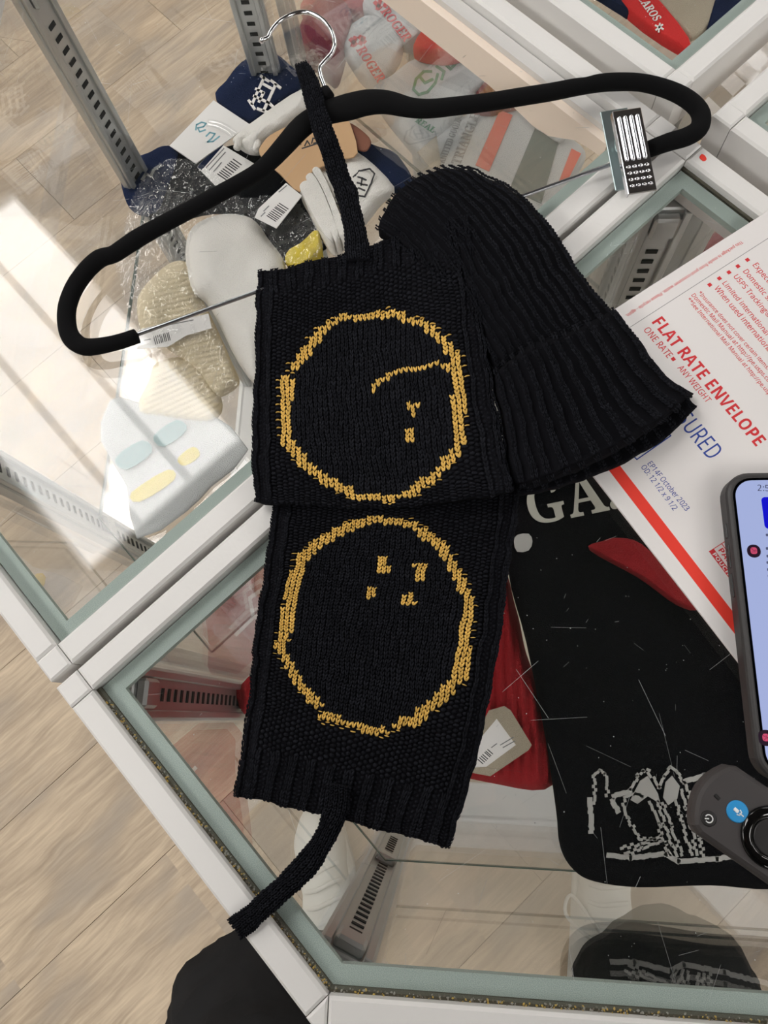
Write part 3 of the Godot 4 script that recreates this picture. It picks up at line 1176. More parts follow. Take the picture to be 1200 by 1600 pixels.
func build_hat() -> void:
	var o := thing("knit_hat", "black ribbed knitted beanie with turned-up cuff lying on the display glass", "hat", at(830, 500, TOP))
	var body := [pts([590, 352, 612, 312, 648, 280, 690, 262, 735, 266]), pts([772, 600, 800, 560, 850, 535, 905, 515, 960, 492]),
		pts([590, 352, 640, 395, 690, 460, 735, 530, 772, 600]), pts([735, 266, 800, 296, 858, 350, 905, 425, 960, 492])]
	var hb := func(u: float, v: float) -> float:
		var e := sin(clampf(u, 0.0, 1.0) * PI)
		var d := sin(clampf(v * 0.85 + 0.15, 0.0, 1.0) * PI * 0.6)
		return TOP + 0.008 + 0.022 * pow(e, 0.6) * pow(maxf(d, 0.0), 0.8) - 0.003 * smoothstep(0.1, 0.0, v)
	var sb := func(_u: float, _v: float, _px: Vector2, k: int, _r: int) -> Array:
		var knit := k % 4 < 2
		return [knit, false, 0.0018 if knit else -0.0020]
	knit_panel("crown", o, body, 60, 62, hb, sb, 0.010)
	var back := [pts([790, 620, 850, 575, 920, 550, 985, 515]), pts([808, 772, 880, 757, 960, 727, 1040, 683, 1091, 632]),
		pts([790, 620, 796, 700, 808, 772]), pts([985, 515, 1020, 560, 1055, 598, 1091, 632])]
	var hk := func(_u: float, v: float) -> float:
		return TOP + 0.0085 + 0.001 * v
	knit_panel("inner_brim", o, back, 56, 26, hk, sb, 0.006)
	var cuff := [pts([768, 592, 800, 556, 850, 530, 905, 510, 962, 480]), pts([800, 766, 862, 748, 940, 716, 1020, 672, 1085, 619]),
		pts([768, 592, 782, 640, 790, 700, 800, 766]), pts([962, 480, 992, 522, 1020, 562, 1050, 592, 1085, 612])]
	var hc := func(u: float, v: float) -> float:
		var e := sin(clampf(u, 0.0, 1.0) * PI)
		return TOP + 0.018 + 0.017 * pow(e, 0.6) - 0.008 * v - 0.005 * smoothstep(0.06, 0.0, v) - 0.004 * smoothstep(0.93, 1.0, v)
	knit_panel("cuff", o, cuff, 52, 32, hc, sb, 0.008)

# ---------------------------------------------------------------- hanger
func build_hanger() -> void:
	var o := thing("clothes_hanger", "black velvet clothes hanger with chrome hook, trouser bar and metal clip", "hanger", at(600, 200, TOP))
	# centre line and width in photograph pixels
	var cl := [[214, 525, 24], [190, 533, 25], [160, 540, 28], [132, 542, 31], [113, 530, 33], [105, 510, 32], [105, 480, 32], [116, 450, 33], [134, 424, 34], [156, 404, 34], [176, 398, 30],
		[192, 388, 32], [216, 372, 34], [250, 353, 31], [300, 326, 30], [350, 299, 29], [396, 273, 29], [420, 254, 33], [446, 226, 39], [474, 196, 44], [505, 178, 48], [545, 167, 56], [575, 160, 53], [605, 160, 47], [640, 168, 38],
		[670, 170, 35], [710, 166, 33], [760, 160, 32], [810, 152, 32], [860, 144, 31], [896, 137, 30], [916, 134, 27], [936, 130, 31], [965, 128, 31], [1000, 129, 29], [1035, 137, 30], [1066, 150, 32], [1088, 167, 33],
		[1096, 184, 33], [1091, 202, 33], [1072, 214, 33], [1045, 222, 32], [1012, 234, 28]]
	var line := PackedVector3Array()
	var rad := []
	for q in cl:
		line.append(at(q[0], q[1], TOP + 0.0085))
	var sm := smooth_line(line, 3)
	for i in sm.size():
		var s := i / 3.0
		var k := mini(int(s), cl.size() - 2)
		rad.append(lerpf(cl[k][2], cl[k + 1][2], s - k) * 0.5 * (EYE - TOP - 0.0085) / FOCAL / 0.97)
	tube("velvet_frame", sm, rad, M.velvet, o, 16, -0.0052)
	# hook
	var hook := PackedVector3Array()
	for q in [[411, 62], [419, 58], [424, 48], [436, 34], [455, 23], [478, 19], [500, 28], [516, 45], [523, 65], [519, 82], [507, 96], [500, 106], [502, 120], [507, 134], [511, 146]]:
		hook.append(at(q[0], q[1], TOP + 0.012))
	tube("hook", smooth_line(hook, 5), 0.0015, M.chrome, o, 12)
	lathe("hook_tip", at(409, 63, TOP + 0.012), [[0.0004, -0.002], [0.0016, -0.0014], [0.002, 0.0], [0.0016, 0.0014], [0.0004, 0.002]], M.chrome, o, 12)
	tube("collar", PackedVector3Array([at(506, 142, TOP + 0.0115), at(514, 153, TOP + 0.0115)]), 0.0042, M.velvet, o, 12)
	# trouser bar
	tube("trouser_bar", PackedVector3Array([at(205, 526, TOP + 0.0065), at(1010, 237, TOP + 0.0065)]), 0.0013, M.steel, o, 10)
	# clip: front plate with ridges and dimples, back plate, spring
	var a := at(957, 180, TOP + 0.034)
	var b := at(1000, 163, TOP + 0.034)
	var c := at(1024, 292, TOP + 0.024)
	var d := at(984, 310, TOP + 0.024)
	var ux := ((b - a) + (c - d)).normalized()
	var uz := ((d - a) + (c - b)).normalized()
	var un := uz.cross(ux).normalized()
	ux = un.cross(uz).normalized() * -1.0 if un.cross(uz).dot(ux) < 0 else un.cross(uz).normalized()
	var bs := Basis(ux, un, ux.cross(un))
	if bs.z.dot(uz) < 0: bs = Basis(ux, un, ux.cross(un))
	var w := ((b - a).length() + (c - d).length()) / 2.0
	var l := ((d - a).length() + (c - b).length()) / 2.0
	var m := (a + b + c + d) / 4.0
	var plate := box("clip_front", m, Vector3(w, 0.0012, l), 0.0004, M.chrome, o, bs)
	var zs := 1.0 if bs.z.dot(uz) > 0 else -1.0
	for k in 4:
		var r := MeshInstance3D.new()
		var cm := CapsuleMesh.new()
		cm.radius = 0.00125
		cm.height = l * 0.54
		cm.radial_segments = 12
		cm.rings = 4
		cm.material = M.chrome
		r.mesh = cm
		put(r, "ridge", plate)
		r.transform = Transform3D(Basis(Vector3.RIGHT, PI / 2), Vector3((k - 1.5) * w * 0.21, 0.0005, -zs * l * 0.155))
	for i in 4:
		for k in 4:
			var r := MeshInstance3D.new()
			var sm2 := SphereMesh.new()
			sm2.radius = 0.0015
			sm2.height = 0.003
			sm2.radial_segments = 12
			sm2.rings = 6
			sm2.material = M.chrome
			r.mesh = sm2
			put(r, "dimple", plate)
			r.transform = Transform3D(Basis.from_scale(Vector3(1.1, 0.7, 0.7)), Vector3((k - 1.5) * w * 0.21, 0.0004, zs * l * (0.185 + 0.075 * i)))
	var lip := MeshInstance3D.new()
	lip.mesh = chamfer_mesh(Vector3(w, 0.004, 0.0012), 0.0004)
	lip.material_override = M.chrome
	put(lip, "lip", plate)
	lip.position = Vector3(0, -0.0015, -zs * (l / 2 - 0.0006))
	for s in [-1, 1]:
		var sd := MeshInstance3D.new()
		sd.mesh = chamfer_mesh(Vector3(0.001, 0.004, l), 0.0003)
		sd.material_override = M.chrome
		put(sd, "side_flange", plate)
		sd.position = Vector3(s * (w / 2 - 0.0005), -0.0018, 0)
	var ba := at(951, 182, TOP + 0.010)
	var bd := at(952, 292, TOP + 0.010)
	var bm := (ba + bd) / 2.0 + ux * w * 0.45
	box("clip_back", bm, Vector3(w, 0.0012, (bd - ba).length()), 0.0004, M.zinc, o, Basis(ux, un, bs.z))
	var sc := bm + un * 0.007
	for k in 5:
		var ring := PackedVector3Array()
		for i in 17:
			var t := TAU * i / 16.0
			ring.append(sc + ux * (k - 2) * 0.0022 + un * sin(t) * 0.0042 + bs.z * cos(t) * 0.0042)
		tube("spring_coil", ring, 0.0006, M.zinc, o, 6, 1.0, false)

# ---------------------------------------------------------------- envelope, phone, remote
func build_envelope() -> void:
	var y := TOP + 0.0007
	var k := at(802, 585, y)
	var et := (at(1200, 330, y) - at(955, 487, y)).normalized()
	var ed := (at(1147, 1047, y) - at(908, 727, y)).normalized()
	ed = (ed - et * ed.dot(et)).normalized()
	var o := thing("mailing_envelope", "white cardboard mailing envelope printed in red and blue under the hat's cuff", "envelope", k + et * 0.12 + ed * 0.158)
	var poly := PackedVector2Array()
	for q in [[0, 0], [0.241, 0], [0.241, 0.3175], [0, 0.3175]]:
		poly.append(xz(k + et * q[0] + ed * q[1]))
	var sheet := prism("sheet", poly, TOP + 0.0002, TOP + 0.0016, 0.0003, M.paper, o)
	y = TOP + 0.00158
	var fold := at(985, 511, y)
	bar("crease_line", fold - et * 0.02, fold + et * 0.14, 0.0004, 0.0001, M.grey_line, o, 0.0)
	var L := func(t: String, x0: float, y0: float, x1: float, y1: float, m: Material, bold: bool, tall: float) -> void:
		lettering("printed_text", t, Vector2(x0, y0), Vector2(x1, y1), y, m, o, tall, 0.00012, bold)
	L.call("FLAT RATE ENVELOPE", 1018, 504, 1181, 698, M.red_ink, true, 1.12)
	L.call("ONE RATE", 1005, 516, 1043, 560, M.red_ink, false, 1.1)
	L.call("ANY WEIGHT", 1058, 575, 1104, 630, M.red_ink, false, 1.1)
	L.call("Expected delivery date specified", 1173, 416, 1290, 556, M.red_ink, false, 1.0)
	L.call("Domestic shipments include insurance*", 1158, 426, 1300, 594, M.red_ink, false, 1.0)
	L.call("USPS Tracking® included to many destinations", 1143, 434, 1310, 632, M.red_ink, false, 1.0)
	L.call("Limited international insurance.**", 1128, 443, 1243, 580, M.red_ink, false, 1.0)
	L.call("When used internationally, a form is", 1113, 452, 1244, 606, M.red_ink, false, 1.0)
	L.call("*Insurance does not cover certain items.", 1090, 458, 1198, 578, M.red_ink, false, 1.0)
	L.call("Domestic Mail Manual at http://pe.usps.com.", 1078, 463, 1205, 607, M.red_ink, false, 1.0)
	L.call("**See International Mail Manual at http://pe.usps.com", 1071, 469, 1215, 638, M.red_ink, false, 1.0)
	L.call("This package is made from post-consumer waste. Please recycle - again.", 1157, 375, 976, 491, M.red_ink, false, 1.0)
	L.call("INSURED", 1036, 633, 1108, 719, M.blue_ink, false, 1.35)
	L.call("EP14F October 2023", 1011, 725, 1071, 799, M.blue_ink, false, 1.15)
	L.call("OD: 12 1/2 x 9 1/2", 1001, 730, 1052, 798, M.blue_ink, false, 1.15)
	for q in [[1168, 406], [1153, 416], [1139, 425.5], [1124, 435], [1109, 445], [1052, 561]]:
		box("bullet", at(q[0], q[1], y + 0.00006), Vector3(0.0022, 0.00012, 0.0022), 0.0, M.red_ink, o, frame_of(ed))
	strokes("tick_box", [[1036, 667, 1048, 681, 995, 718, 975, 697]], 1.8, y, 0.00012, M.blue_ink, o)
	pillow("red_band", [936, 715, 955, 710, 1143, 953, 1165, 981, 1165, 1012, 1143, 984], y - 0.0001, 0.0002, M.red_band, o, 0.0, 1.0, 1)
	pillow("pouch_block", [1108, 862, 1115, 857, 1143, 895, 1138, 902], y - 0.0001, 0.00018, M.red_ink, o, 0.0, 1.0, 1)
	lettering("printed_text", "POUCH", Vector2(1113, 866), Vector2(1137, 899), y + 0.0001, M.paper, o, 0.7, 0.00008, true)
	lettering("printed_text", "PAPER", Vector2(1122, 860), Vector2(1150, 897), y, M.red_ink, o, 0.8, 0.00012, true)
	strokes("pouch_outline", [[1108, 862, 1136, 844], [1128, 850, 1150, 880]], 1.2, y, 0.00012, M.red_ink, o)

func rounded_rect(w: float, h: float, r: float, seg := 7) -> PackedVector2Array:
	var o := PackedVector2Array()
	for q in 4:
		var cx := (w / 2 - r) * (1 if q in [0, 3] else -1)
		var cy := (h / 2 - r) * (1 if q in [0, 1] else -1)
		for i in seg:
			var t := PI / 2 * (q + float(i) / (seg - 1))
			o.append(Vector2(cx + cos(t) * r, cy + sin(t) * r))
	return o

# slab with a rounded outline and rounded rim, in its own axes
func slab(called: String, outline: PackedVector2Array, prof: Array, mat_: Material, parent: Node, tr: Transform3D) -> MeshInstance3D:
	var v := PackedVector3Array()
	var idx := PackedInt32Array()
	var n := outline.size()
	for q in prof:
		var p := offset_poly(outline, -q[0]) if q[0] > 0 else outline
		for k in p: v.append(tr * Vector3(k.x, q[1], k.y))
	for r in prof.size() - 1:
		for i in n:
			var j := (i + 1) % n
			idx.append_array([r * n + i, (r + 1) * n + i, r * n + j, r * n + j, (r + 1) * n + i, (r + 1) * n + j])
	for e in 2:
		var c := v.size()
		var b := 0 if e == 0 else (prof.size() - 1) * n
		var m := Vector3.ZERO
		for i in n: m += v[b + i] / n
		v.append(m)
		for i in n:
			var j := (i + 1) % n
			if e == 0: idx.append_array([b + i, b + j, c])
			else: idx.append_array([b + j, b + i, c])
	return commit(called, v, idx, mat_, parent, false)

func build_phone() -> void:
	var y0 := TOP + 0.0018
	var th := 0.0115
	# left side of the handset, top to bottom
	var a := at(1131, 738, y0 + th)
	var b := at(1186, 1222, y0 + th)
	var dn := (b - a).normalized()
	var rt := dn.cross(Vector3.UP).normalized()
	if rt.dot(at(1200, 740, y0) - at(1100, 740, y0)) < 0: rt = -rt
	var L := (b - a).length()
	var W := 0.079
	var mid := a + dn * L / 2 + rt * W / 2
	mid.y = y0
	var o := thing("smartphone", "smartphone in a dark case with lit pale blue screen at right edge", "phone", mid)
	var tr := Transform3D(Basis(rt, Vector3.UP, dn), mid)
	slab("case", rounded_rect(W, L, 0.0135, 9), [[0.0015, 0.0], [0.0, 0.0015], [0.0, th - 0.002], [0.0008, th - 0.0006], [0.002, th], [0.0028, th - 0.0002]], M.phone_case, o, tr)
	slab("bezel", rounded_rect(W - 0.0056, L - 0.0056, 0.011, 9), [[0.0, th - 0.004], [0.0, th - 0.0006], [0.0006, th - 0.0002]], M.phone_edge, o, tr)
	var scr := mat(c8(20, 20, 24), 0.08)
	scr.emission_enabled = true
	scr.emission = c8(188, 202, 252)
	scr.emission_energy_multiplier = 0.72
	var s := slab("screen", rounded_rect(W - 0.0095, L - 0.0095, 0.0092, 9), [[0.0, th - 0.003], [0.0, th - 0.0001]], scr, o, tr)
	var sy := th - 0.0001
	var ui := func(called: String, x: float, z: float, w: float, h: float, r: float, c: Color) -> void:
		var m := mat(Color.BLACK, 0.3)
		m.emission_enabled = true
		m.emission = c
		m.emission_energy_multiplier = 0.72
		slab(called, rounded_rect(w, h, r, 6), [[0.0, sy], [0.0, sy + 0.00006]], m, s, Transform3D(tr.basis, tr * Vector3(x, 0, z)))
	var P := func(px: float, py: float) -> Vector2:
		var q := at(px, py, y0 + th) - mid
		return Vector2(q.dot(rt), q.dot(dn))
	var q: Vector2 = P.call(1189, 776)
	ui.call("screen_icon", q.x + 0.011, q.y + 0.009, 0.022, 0.0175, 0.002, c8(10, 10, 232))
	for e in [[1178, 861, 20], [1197, 1153, 22]]:
		q = P.call(e[0], e[1])
		ui.call("screen_avatar", q.x, q.y, e[2] * 0.00035, e[2] * 0.00035, e[2] * 0.00016, c8(40, 20, 40))
		ui.call("screen_avatar_mark", q.x, q.y - 0.0002, 0.0034, 0.0036, 0.0012, c8(236, 90, 130))
	for e in [[1193, 857], [1194, 869], [1194, 879], [1195, 890], [1196, 900], [1197, 910], [1193, 836]]:
		q = P.call(e[0], e[1])
		for j in 5:
			ui.call("screen_text", q.x + 0.003 + j * 0.005, q.y, 0.0036, 0.0014, 0.0004, c8(96, 104, 140))
	q = P.call(1183, 762)
	var tm := mat(c8(60, 66, 96), 0.5)
	var l := lettering("screen_clock", "2:54", Vector2(1184, 767), Vector2(1211, 768), y0 + th + 0.00004, tm, s, 1.0, 0.00008)
	for e in [[1139, 826, 0.0085], [1142, 866, 0.013], [1146, 912, 0.013]]:
		q = P.call(e[0], e[1])
		var sl := MeshInstance3D.new()
		sl.mesh = chamfer_mesh(Vector3(0.0012, 0.0028, e[2]), 0.0005)
		sl.material_override = M.phone_edge
		put(sl, "side_button", o)
		sl.transform = Transform3D(tr.basis, tr * Vector3(-W / 2, th * 0.5, q.y) - mid)

func build_remote() -> void:
	var y0 := TOP + 0.0005
	var th := 0.014
	var a := at(1143, 1190, y0 + th)
	var b := at(1081, 1296, y0 + th)
	var ac := (b - a).normalized()
	var al := ac.cross(Vector3.UP).normalized()
	if al.dot(at(1200, 1230, y0) - at(1140, 1195, y0)) < 0: al = -al
	var W := (b - a).length()
	var mid := (a + b) / 2 + al * 0.07
	mid.y = y0
	var o := thing("remote_control", "black streaming remote control with blue microphone button beside the smartphone", "remote control", mid)
	var tr := Transform3D(Basis(al, Vector3.UP, ac if al.cross(Vector3.UP).dot(ac) > 0 else -ac), mid)
	var out := PackedVector2Array()
	var hw := W / 2
	for i in 9:   # bowed end
		var t := -1.0 + i / 4.0
		out.append(Vector2(-0.07 - 0.006 * (1.0 - t * t), t * (hw - 0.002)))
	out.append(Vector2(-0.066, hw))
	out.append(Vector2(0.066, hw))
	out.append(Vector2(0.07, hw - 0.004))
	out.append(Vector2(0.07, -hw + 0.004))
	out.append(Vector2(0.066, -hw))
	out.append(Vector2(-0.066, -hw))
	slab("body", out, [[0.002, 0.0], [0.0, 0.003], [0.0, th - 0.004], [0.0009, th - 0.0014], [0.0024, th]], M.remote, o, tr)
	var P := func(px: float, py: float) -> Vector3:
		return at(px, py, y0 + th)
	lathe("power_button", P.call(1107, 1279) - Vector3(0, 0.001, 0), [[0.0037, 0.0], [0.0037, 0.0012], [0.0031, 0.0015]], M.button_dark, o)
	var pc: Vector3 = P.call(1107, 1279) + Vector3(0, 0.0007, 0)
	var arc := PackedVector3Array()
	for i in 15:
		var t := PI * 1.25 + 0.6 + (TAU - 1.2) * i / 14.0
		arc.append(pc + Vector3(cos(t), 0, sin(t)) * 0.0018)
	tube("power_symbol", arc, 0.0003, M.button_white, o, 6)
	tube("power_symbol", PackedVector3Array([pc, pc + Vector3(cos(PI * 1.25), 0, sin(PI * 1.25)) * 0.0019]), 0.0003, M.button_white, o, 6)
	var mc: Vector3 = P.call(1152, 1268)
	lathe("microphone_button", mc - Vector3(0, 0.001, 0), [[0.0052, 0.0], [0.0052, 0.0013], [0.0046, 0.0017]], M.button_blue, o)
	var md := (P.call(1160, 1275) - P.call(1145, 1262)).normalized() as Vector3
	tube("microphone_symbol", PackedVector3Array([mc - md * 0.0021 + Vector3(0, 0.0008, 0), mc + md * 0.0002 + Vector3(0, 0.0008, 0)]), 0.0009, M.button_white, o, 8, 0.3)
	tube("microphone_symbol", PackedVector3Array([mc + md * 0.001 + Vector3(0, 0.0008, 0), mc + md * 0.0032 + Vector3(0, 0.0008, 0)]), 0.0003, M.button_white, o, 6)
	var sd := md.cross(Vector3.UP)
	tube("microphone_symbol", PackedVector3Array([mc - sd * 0.0014 + md * 0.0003 + Vector3(0, 0.0008, 0), mc - sd * 0.0009 + md * 0.0015 + Vector3(0, 0.0008, 0), mc + sd * 0.0009 + md * 0.0015 + Vector3(0, 0.0008, 0), mc + sd * 0.0014 + md * 0.0003 + Vector3(0, 0.0008, 0)]), 0.0003, M.button_white, o, 6)
	tube("microphone_hole", PackedVector3Array([P.call(1117, 1242), P.call(1124, 1249)]), 0.0009, M.slot, o, 8, 0.4)
	var rc: Vector3 = P.call(1206, 1309) - Vector3(0, 0.0006, 0)
	lathe("navigation_ring", rc, [[0.0145, 0.0], [0.0145, 0.001], [0.0135, 0.0022], [0.0115, 0.0026], [0.0095, 0.0018], [0.009, 0.0006]], M.gloss_black, o, 40)
	lathe("select_button", rc, [[0.0088, 0.0], [0.0088, 0.0012], [0.008, 0.0016]], M.button_dark, o, 32)

# ---------------------------------------------------------------- stock inside the cases
func build_stock_left() -> void:
	var s := SHELF + 0.0005
	var o: Node3D
	# dark socks at the bottom of the heap
	o = soft("folded_sock", "black folded sock in clear wrap under the hanger's left arm", "sock", [262, 244, 300, 236, 345, 232, 412, 226, 470, 300, 512, 380, 482, 396, 446, 412, 400, 345, 330, 332, 252, 350, 232, 330], s, 0.008, M.black_cloth, 0.25, 30.0, 4, "dark socks in the left case")
	o = soft("folded_sock", "navy folded sock in clear wrap by the left case's slotted post", "sock", [187, 256, 206, 249, 236, 241, 263, 229, 281, 241, 263, 300, 246, 335, 208, 330, 192, 300], s, 0.010, M.navy, 0.3, 30.0, 4, "dark socks in the left case")
	strokes("woven_mark", [[222, 281, 228, 272, 236, 276, 240, 266], [242, 264, 252, 258]], 4.0, s + 0.0105, 0.0006, M.ink_grey, o)
	o = soft("folded_sock", "navy sock with white interlocked monogram behind the hanger hook", "sock", [338, 157, 352, 132, 372, 105, 395, 91, 428, 86, 455, 105, 480, 130, 468, 141, 430, 166, 391, 194], s, 0.012, M.navy, 0.12, 25.0)
	strokes("monogram", [[389, 158, 398, 171], [394, 164, 413, 122], [408, 120, 420, 128], [400, 140, 412, 146, 405, 160], [403, 171, 420, 177], [412, 174, 431, 133], [424, 127, 438, 138], [411, 132, 424, 139], [397, 151, 421, 162], [421, 162, 427, 168]], 4.2, s + 0.0118, 0.0012, M.print_white, o)
	o = soft("header_card", "cream header card with pale teal script beside the navy monogram sock", "card", [265, 228, 334, 157, 391, 195, 306, 256], s + 0.0135, 0.0012, M.tag, 0.0, 1.0, 1)
	strokes("script_print", [[306, 203, 307, 195, 315, 191, 322, 193, 318, 198, 309, 200, 312, 206, 321, 203], [322, 213, 328, 207, 336, 209, 331, 216, 324, 222, 333, 221, 343, 213]], 2.2, s + 0.0147, 0.0002, M.teal_ink, o)
	o = thing("hang_tab", "clear plastic hang tab on the cream header card", "hang tab", at(345, 200, s + 0.016))
	tube("tab", smooth_line(PackedVector3Array([at(325, 192, s + 0.0185), at(338, 194, s + 0.019), at(352, 200, s + 0.019), at(366, 210, s + 0.0185)]), 4), 0.005, M.plastic_film, o, 10, 0.35)
	# rolled white sock
	o = soft("rolled_sock", "white rolled sock partly behind the hanger's left shoulder", "sock", [364, 222, 372, 208, 395, 190, 470, 140, 483, 165, 475, 180, 430, 210, 410, 232, 405, 243, 385, 240], s + 0.0125, 0.022, M.white_cloth, 0.35, 24.0, 4, "", 0.0007, Vector2(0.1, 0.99), 230.0)
	tube("roll_edge", smooth_line(line_at([370, 232, 376, 216, 392, 212, 402, 222, 400, 236], s + 0.030), 4), 0.004, M.white_cloth, o, 10)
	o = soft("price_label", "white barcode label with navy edge on the black sock", "label", [308, 261, 342, 223, 401, 258, 346, 300], s + 0.0125, 0.0008, M.tag, 0.0, 1.0, 1)
	pillow("navy_edge", [308, 261, 342, 223, 349, 227, 315, 266], s + 0.0132, 0.0003, M.navy, o, 0.0, 1.0, 1)
	barcode(o, Vector2(352, 282), Vector2(27, -26), Vector2(-13, -9), s + 0.0133, 9)
	strokes("label_text", [[322, 262, 350, 232], [327, 266, 352, 238], [334, 268, 346, 254]], 1.6, s + 0.0133, 0.0002, M.ink_grey, o)
	# kraft band and logo sock
	o = soft("kraft_sleeve", "brown kraft card sleeve stamped in black round white socks", "card", [406, 242, 412, 222, 430, 207, 470, 190, 522, 174, 541, 180, 559, 239, 530, 250, 500, 262, 484, 273, 468, 300, 437, 272], s + 0.036, 0.0015, M.kraft, 0.0, 1.0, 3)
	strokes("stamp", [[472, 232, 503, 222], [476, 228, 480, 220, 484, 226], [487, 224, 489, 216, 495, 217, 497, 222, 490, 224], [470, 226, 468, 220]], 2.0, s + 0.0376, 0.0002, M.ink, o)
	o = soft("logo_sock", "white sock with black hexagon logo beside the scarf's upper tie", "sock", [490, 272, 520, 248, 556, 236, 616, 292, 594, 322, 566, 356, 545, 350, 515, 310], s + 0.012, 0.022, M.white_cloth, 0.1, 25.0, 4, "", 0.0005, Vector2(0.9, -0.4), 260.0)
	strokes("logo", [[552, 277, 562, 267, 578, 264, 585, 272, 581, 284, 570, 308, 560, 306], [556, 275, 572, 282], [558, 286, 574, 290], [566, 278, 564, 290], [560, 294, 570, 298], [524, 309, 531, 300], [526, 318, 533, 322]], 2.2, s + 0.0341, 0.0006, M.ink, o, 0.5)
	for e in [[[468, 300, 478, 290, 492, 300, 508, 335, 524, 385, 516, 388, 498, 360, 480, 325], "leftmost"], [[478, 286, 488, 278, 502, 298, 518, 335, 534, 382, 524, 386, 508, 345, 492, 310], "middle"], [[488, 274, 498, 268, 512, 292, 530, 335, 544, 378, 534, 382, 518, 335, 502, 298], "rightmost"]]:
		soft("ribbed_sock", "white ribbed sock cuff below the kraft sleeve, %s of three" % e[1], "sock", e[0], s + 0.012, 0.026, M.white_cloth, 0.05, 30.0, 4, "white sock cuffs below the kraft sleeve")
	o = soft("leather_tab", "brown leather tab poking out beyond the kraft sleeve", "tab", [524, 200, 545, 192, 570, 208, 580, 222, 572, 236, 556, 232, 540, 216], s + 0.030, 0.003, M.leather, 0.0, 1.0)
	o = soft("dark_sock", "dark navy sock in clear wrap between logo sock and hat", "sock", [556, 238, 568, 226, 590, 232, 616, 242, 640, 272, 646, 296, 618, 298, 594, 284], s, 0.014, M.navy, 0.2, 30.0)
	# paper tag with barcode
	o = soft("price_tag", "pale price tag with barcode below the kraft sleeve", "tag", [398, 340, 404, 326, 447, 286, 472, 306, 432, 357], s + 0.036, 0.0008, M.tag, 0.0, 1.0, 1)
	barcode(o, Vector2(416, 338), Vector2(22, -22), Vector2(14, 9), s + 0.0368, 9)
	strokes("tag_text", [[412, 330, 420, 322], [436, 300, 448, 290], [408, 338, 414, 332]], 1.6, s + 0.0368, 0.0002, M.ink_grey, o)
	o = soft("yellow_towel", "yellow terry cloth corner peeking above the scarf's top edge", "cloth", [446, 410, 470, 388, 498, 367, 503, 385, 500, 402, 470, 425], s, 0.022, M.yellow_cloth, 0.25, 60.0)
	# white beanie and cream sock
	o = soft("white_beanie", "plain white knit beanie under the hanger's left arm", "hat", [293, 430, 290, 388, 302, 354, 345, 335, 393, 341, 420, 374, 446, 414, 440, 470, 425, 540, 404, 600, 372, 566, 330, 484, 302, 458], s + 0.006, 0.032, M.white_cloth, 0.12, 14.0, 4, "", 0.0007, Vector2(0.9, 0.42), 230.0)
	o = soft("cream_sock", "cream ribbed sock in clear wrap under the trouser bar", "sock", [214, 482, 222, 452, 262, 413, 292, 410, 302, 440, 320, 475, 342, 520, 364, 570, 374, 600, 347, 620, 327, 612, 310, 586, 285, 562, 262, 546, 224, 522], s, 0.018, M.cream_cloth, 0.25, 20.0, 4, "", 0.0022, Vector2(0.5, -0.86), 170.0)
	o = soft("cream_sock", "cream ribbed sock half hidden by the white folded shirt", "sock", [214, 642, 232, 596, 246, 566, 300, 562, 346, 622, 332, 658, 256, 652], s, 0.012, M.cream_cloth, 0.25, 20.0, 4, "", 0.0020, Vector2(0.3, -0.95), 170.0)
	o = soft("price_tag", "white price tag with barcode beneath the trouser bar's left end", "tag", [214, 545, 221, 514, 326, 490, 331, 513, 292, 524, 262, 542], s + 0.024, 0.0008, M.tag, 0.0, 1.0, 1)
	barcode(o, Vector2(243, 538), Vector2(25, -7), Vector2(-3, -12), s + 0.0248, 9)
	strokes("tag_text", [[262, 508, 302, 500], [225, 532, 235, 530]], 1.4, s + 0.0248, 0.0002, M.ink_grey, o)
	o = soft("folded_shirt", "white folded shirt with teal and yellow bands in a frosted bag", "shirt", [158, 690, 166, 640, 186, 620, 250, 640, 320, 640, 388, 702, 330, 760, 290, 800, 214, 842, 198, 760], s, 0.007, M.grey_cloth, 0.5, 14.0, 2)
	pillow("teal_band", [180, 716, 222, 688, 238, 706, 198, 734], s + 0.0075, 0.0012, M.teal_cloth, o, 0.0, 1.0, 3)
	pillow("teal_band", [240, 682, 276, 656, 292, 672, 256, 698], s + 0.0075, 0.0012, M.teal_cloth, o, 0.0, 1.0, 3)
	pillow("yellow_band", [205, 770, 262, 734, 272, 750, 218, 784], s + 0.0075, 0.0012, M.yellow_cloth, o, 0.0, 1.0, 3)
	pillow("yellow_band", [278, 716, 302, 698, 312, 712, 288, 728], s + 0.0075, 0.0012, M.yellow_cloth, o, 0.0, 1.0, 3)
	# crinkled bag over socks
	film("clear_bag", "crinkled clear plastic bag wrapped round socks under the hanger", [206, 305, 262, 246, 330, 262, 372, 305, 420, 305, 470, 318, 508, 388, 446, 414, 400, 350, 330, 345, 300, 420, 372, 600, 330, 630, 250, 570, 205, 500, 185, 420], s + 0.028, 0.010)
	film("clear_bag", "crumpled clear plastic bag below the slotted post", [178, 400, 212, 318, 262, 288, 300, 330, 262, 372, 232, 420, 214, 470, 188, 440], s + 0.016, 0.014)

